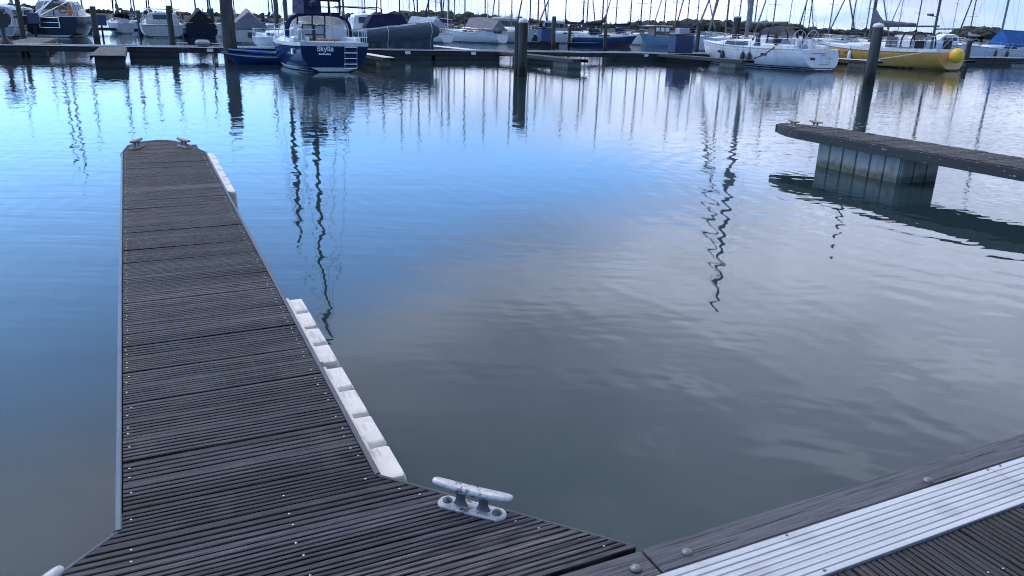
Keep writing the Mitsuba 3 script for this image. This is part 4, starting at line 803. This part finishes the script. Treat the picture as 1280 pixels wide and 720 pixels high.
# middle: covered sailing boats, sterns towards the camera and to the right
t, fr, H = yacht(522, 92, 1, 8.6, 'white sailing boat under pale blue tent cover with radar dome on a pole', cover=None, boom=False, hoodc=None, mh=10.5, mast='mast_dark', deg=112, frac=.6, fs=1.05, furl=None)
obj('tent_cover', tent(1.6, 6.2, 1.25, 1.0, 1.35, 2.95), 'pale_cloth', t, fr, 25); obj('radar_pole', tube([(.5, -.6, 1.0), (.5, -.6, 4.7)], .05, 6), 'steel', t, fr, True); obj('radar_dome', (lathe([(.05, -.1), (.34, -.06), (.36, .08), (.2, .16), (.02, .18)], 16)[0] + [.5, -.6, 4.8], lathe([(1, 0)] * 5, 16)[1]), 'stripe_white', t, fr, True)
m = Mesh(); m.add(*tube([(.4, 1.0, 1.0), (.2, 1.0, 2.6), (2.2, 1.0, 2.75)], .035, 5)); m.add(*tube([(.4, -1.0, 1.0), (.2, -1.0, 2.6), (2.2, -1.0, 2.75)], .035, 5)); obj('stern_gantry', m, 'steel', t, fr)
t, fr, H = yacht(581, 95, 1, 9.6, 'white sailing boat under a grey tent cover, second tented boat right of the inflatable', cover=None, boom=False, hoodc=None, mh=11, mast='mast_dark', deg=118, frac=.62, fs=1.15, furl=None); obj('tent_cover', tent(.4, 5.2, 1.35, 1.1, 1.45, 2.95, peak=lambda u: 2.75 + .3 * math.sin(u * 2.6)), 'grey_cloth', t, fr, 25)
t, fr, H = yacht(639, 97, -1, 9.2, 'tubby white sailing boat with rounded bow, behind the thick middle pile', hull='cream_gel', cover='sail_cloth', mh=11.2, mast='mast_wood', deg=-62, frac=.55, fs=1.25, hoodc=None, furl=None, rub='panel_grey', hi=.7); obj('radar_mast', tube([(1.0, 0, 1.2), (1.0, 0, 5.5)], .06, 6), 'stripe_white', t, fr, True)
cruiser(640, 118, 11, 4.2, 8, 'dark grey motor yacht with long roof behind the tubby white boat', hull='grey_gel', fs=1.3, house=(.15, .75, 3.3), name='motor_yacht')
yacht(706, 100, 1, 9.0, 'white sailing boat just right of the blue bin', cover='charcoal_cloth', deg=170, frac=.5, mh=11.5, fs=1.1, hoodc=None)
t, fr, H = yacht(752, 90, -1, 8.6, 'dark blue sailing boat with red waterline and dark sail cover in the middle distance', hull='blue_gel', cover='black_cloth', deg=-22, frac=.45, mh=11, mast='mast_dark', fs=1.0, boot=('red_antifoul', -.05, .32), furl=None)
t, fr, H = yacht(787, 108, -1, 9.6, 'white sailing boat with a red lifebuoy, between the dark blue and the pale blue boats', cover='black_cloth', deg=-28, frac=.5, mh=12, mast='mast_dark', fs=1.15, furl=None); obj('lifebuoy', tube([(3.0, 1.5 + .02, 1.9)] + [(3.0 + .36 * math.sin(a), 1.55, 1.6 + .36 * math.cos(a)) for a in np.linspace(0, 2 * math.pi, 16)], .12, 6), 'lifebuoy_red', t, fr, True)
obj('mizzen_mast', tube([(1.0, 0, 1.2), (1.0, 0, 8.5)], .07, 6), 'mast_dark', t, fr, True); obj('mizzen_cover', sail_pack(1.0, -2.2, 3.0, 2.8, .25, .6, front=1.6), 'brown_panel', t, fr, True)
t, fr, H = yacht(843, 93, -1, 9.8, 'pale blue sailing boat with a brown wheelhouse left of the navy locker', hull='lightblue_gel', cover=None, boom=False, deg=172, frac=.45, mh=12, mast='mast_wood', fs=1.2, hoodc=None, furl=None, boot=None)
obj('wheelhouse', boxv(5.6, 8.0, -1.0, 1.0, 1.2, 2.6, .1), 'brown_panel', t, fr); obj('wheelhouse_roof', boxv(5.3, 8.3, -1.15, 1.15, 2.61, 2.72, .04), 'stripe_white', t, fr); m = Mesh()
for s in (1, -1):
    for k in range(3): obj('wheelhouse_window', boxv(5.8 + k * .72, 6.35 + k * .72, s * 1.01 - .012, s * 1.01 + .012, 1.95, 2.45), 'stripe_white', t, fr)
yacht(870, 106, -1, 9.5, 'white sailing boat with rails directly behind the navy locker', cover='navy_cloth', mh=11.8, deg=-70, fs=1.1)
yacht(907, 74, 1, 9.6, 'white sailing boat with a varnished wooden mast behind the white yacht bow', cover='navy_cloth', mast='mast_wood', mh=12.5, r=.11, deg=175, frac=.55, fs=1.15, hoodc=None)
yacht(965, 92, 1, 10, 'white sailing boat behind the white yacht, mast just right of its boom end', cover='navy_cloth', mh=13, r=.1, fs=1.1)
yacht(1036, 84, -1, 10.5, 'pale sailing boat with bow rails, between the white and the yellow yachts', cover=None, boom=False, mh=13, fs=1.15, deg=-75, furl='rope')
yacht(1082, 86, -1, 10.0, 'pale sailing boat directly behind the yellow yacht bow', cover='charcoal_cloth', mh=12.5, fs=1.1, deg=-80)
# right edge: white boat under a blue boom tent
t, fr, H = yacht(1252, 52, -1, 9.6, 'white sailing boat under a bright blue boom tent at the right edge', cover=None, boom=False, mh=12.5, r=.1, deg=172, frac=.52, fs=1.15, hoodc=None, furl=None)
obj('boom_tent', tent(5.1, .2, 1.25, 1.2, 1.5, 3.1, peak=lambda u: 3.1 - .12 * u), 'blue_cloth', t, fr, 25)
for k, lab in ((5.4, 'right'), (6.6, 'left')): q = fr([(k, H.y(k / H.L, .7) + .12, .85)])[0]; hang_fender(q, f'navy boat fender on the side of the blue-tented boat, {lab} one', 'fender_navy', .9)

# more of the middle rows
for px, y, sg, L, hull, cov, mh, lab in ((150, 112, 1, 8.2, 'grey_gel', 'charcoal_cloth', 11, 'grey sailing boat between the dark box on a post and the treeline gap'), (280, 102, -1, 8.4, 'white_gel', 'navy_cloth', 11.5, 'white sailing boat partly behind the tall thick pile at the left'), (430, 104, 1, 9.2, 'cream_gel', 'charcoal_cloth', 12, 'cream sailing boat just right of the navy yacht hood, far row'),
        (500, 104, -1, 9, 'dark_gel', 'black_cloth', 12, 'dark hulled sailing boat behind the inflatable console cover'), (552, 112, 1, 9, 'grey_gel', 'navy_cloth', 12, 'grey sailing boat behind the radar dome pole'), (606, 104, -1, 9, 'white_gel', 'charcoal_cloth', 12, 'white sailing boat behind the grey tent cover, dark boom'), (662, 106, 1, 9, 'dark_gel', 'black_cloth', 12.5, 'dark sailing boat close behind the thick middle pile'),
        (728, 104, -1, 8.6, 'grey_gel', 'black_cloth', 11.5, 'grey sailing boat left behind the dark blue sailing boat'), (800, 98, -1, 8.4, 'cream_gel', 'black_cloth', 11.5, 'cream sailing boat right of the red lifebuoy'), (858, 112, 1, 9.4, 'dark_gel', 'black_cloth', 12, 'dark sailing boat behind the navy locker top'), (942, 102, -1, 9, 'grey_gel', 'charcoal_cloth', 13, 'grey sailing boat behind the white yacht boom'),
        (1010, 100, 1, 9, 'white_gel', 'navy_cloth', 12.5, 'white sailing boat right of the white yacht sprayhood, far row'), (1064, 98, 1, 9.6, 'grey_gel', 'black_cloth', 13, 'grey sailing boat left of the thick pile at the yellow yacht'), (1145, 96, -1, 9.4, 'dark_gel', 'charcoal_cloth', 12.5, 'dark sailing boat behind the yellow yacht sprayhood'), (1212, 90, 1, 9, 'white_gel', 'grey_cloth', 12, 'white sailing boat between the yellow buoy and the blue tent')):
    yacht(px, y, sg, L, lab, hull=hull, cover=cov, mh=mh, mast='mast_dark', r=.095, furl='charcoal_cloth' if sg > 0 else None, hoodc='black_cloth', fs=float(rng.uniform(1.0, 1.25)), deg=float(90 * sg + rng.normal(0, 24)))
cruiser(478, 112, 9, 3.6, 100, 'motor cruiser with a steel top frame over the inflatable, far row', hull='grey_gel', fs=1.2, house=(.25, .62, 2.9), arch_=True); cruiser(700, 114, 9.5, 3.6, 20, 'grey wheelhouse boat above the blue bin, far row', hull='grey_gel', fs=1.3, house=(.2, .6, 3.1)); cruiser(1178, 84, 8.5, 3.4, 165, 'white motor cruiser behind the yellow yacht stern', fs=1.15, house=(.25, .62, 2.7))

# bare masts of yachts farther back
for k, (px, y, mh, r, mt, where) in enumerate(((168, 128, 12, .09, 'mast_alloy', 'above the open treeline left of the white motor cruiser'), (190, 132, 11, .09, 'mast_dark', 'over the left side of the white motor cruiser'), (218, 126, 12, .10, 'mast_dark', 'over the right side of the white motor cruiser'), (247, 140, 12, .08, 'mast_alloy', 'above the black tented boat'),
        (263, 122, 11, .12, 'mast_dark', 'between the black tented boat and the tall thick pile'), (295, 134, 12, .09, 'mast_alloy', 'between the tall thick pile and the grey tent peak'), (338, 130, 13, .09, 'mast_dark', 'left of the broad-topped far pile'), (372, 140, 12, .08, 'mast_alloy', 'between the thick black mast and the navy sail cover'),
        (457, 128, 13, .08, 'mast_alloy', 'above the red flag right of the navy yacht'), (477, 120, 13, .09, 'mast_dark', 'above the left part of the inflatable'), (512, 138, 12, .09, 'mast_alloy', 'above the console cover of the inflatable'), (536, 124, 13, .12, 'mast_dark', 'above the pale blue tent cover, left of its radar pole'), (545, 140, 12, .10, 'mast_dark', 'close left of the radar dome pole'),
        (561, 121, 13, .12, 'mast_dark', 'close right of the radar dome pole'), (568, 136, 11, .09, 'mast_alloy', 'second right of the radar dome pole'), (623, 126, 13, .11, 'mast_dark', 'left of the tubby white boat mast'), (672, 121, 13, .13, 'mast_wood', 'just above the thick middle pile, brownish'), (684, 136, 12, .10, 'mast_dark', 'above the blue bin'),
        (733, 128, 13, .11, 'mast_dark', 'left of the dark blue sailing boat'), (769, 122, 12, .10, 'mast_dark', 'right of the dark blue sailing boat mast'), (811, 126, 13, .09, 'mast_dark', 'left of the brown wheelhouse'), (829, 134, 12, .11, 'mast_dark', 'above the brown wheelhouse'), (922, 116, 14, .11, 'mast_alloy', 'above the stout pale-topped pile'),
        (985, 130, 12, .08, 'mast_alloy', 'above the white yacht sprayhood'), (1003, 122, 13, .07, 'mast_dark', 'above the white yacht wheels'), (1122, 126, 12, .08, 'mast_alloy', 'right of the yellow ketch main mast'), (1190, 132, 13, .07, 'mast_alloy', 'right of the yellow ketch mizzen mast'), (20, 130, 12, .09, 'mast_alloy', 'at the far left frame edge'), (58, 138, 11, .09, 'mast_dark', 'left of the dark stern boat'), (107, 126, 13, .10, 'mast_dark', 'right of the dark stern boat masts'))):
    yacht(px, y, 1 if k % 2 else -1, float(rng.uniform(8, 10)), 'distant yacht, its bare mast ' + where, cover=('navy_cloth', 'charcoal_cloth', 'grey_cloth')[k % 3], mh=mh * float(rng.uniform(.92, 1.08)), r=r, mast=mt, furl=('grey_cloth', 'charcoal_cloth', None)[k % 3], hoodc=('navy_cloth', None)[k % 2], group='distant yachts with bare masts', fs=float(rng.uniform(.9, 1.15)))
yacht(358.5, 60, -1, 8.6, 'white sailing yacht with a thick black mast just left of the navy yacht', cover=None, boom=False, mh=13.5, r=.16, mast='mast_dark', furl=None, hoodc=None, deg=-80, fs=.85, hull='grey_gel')
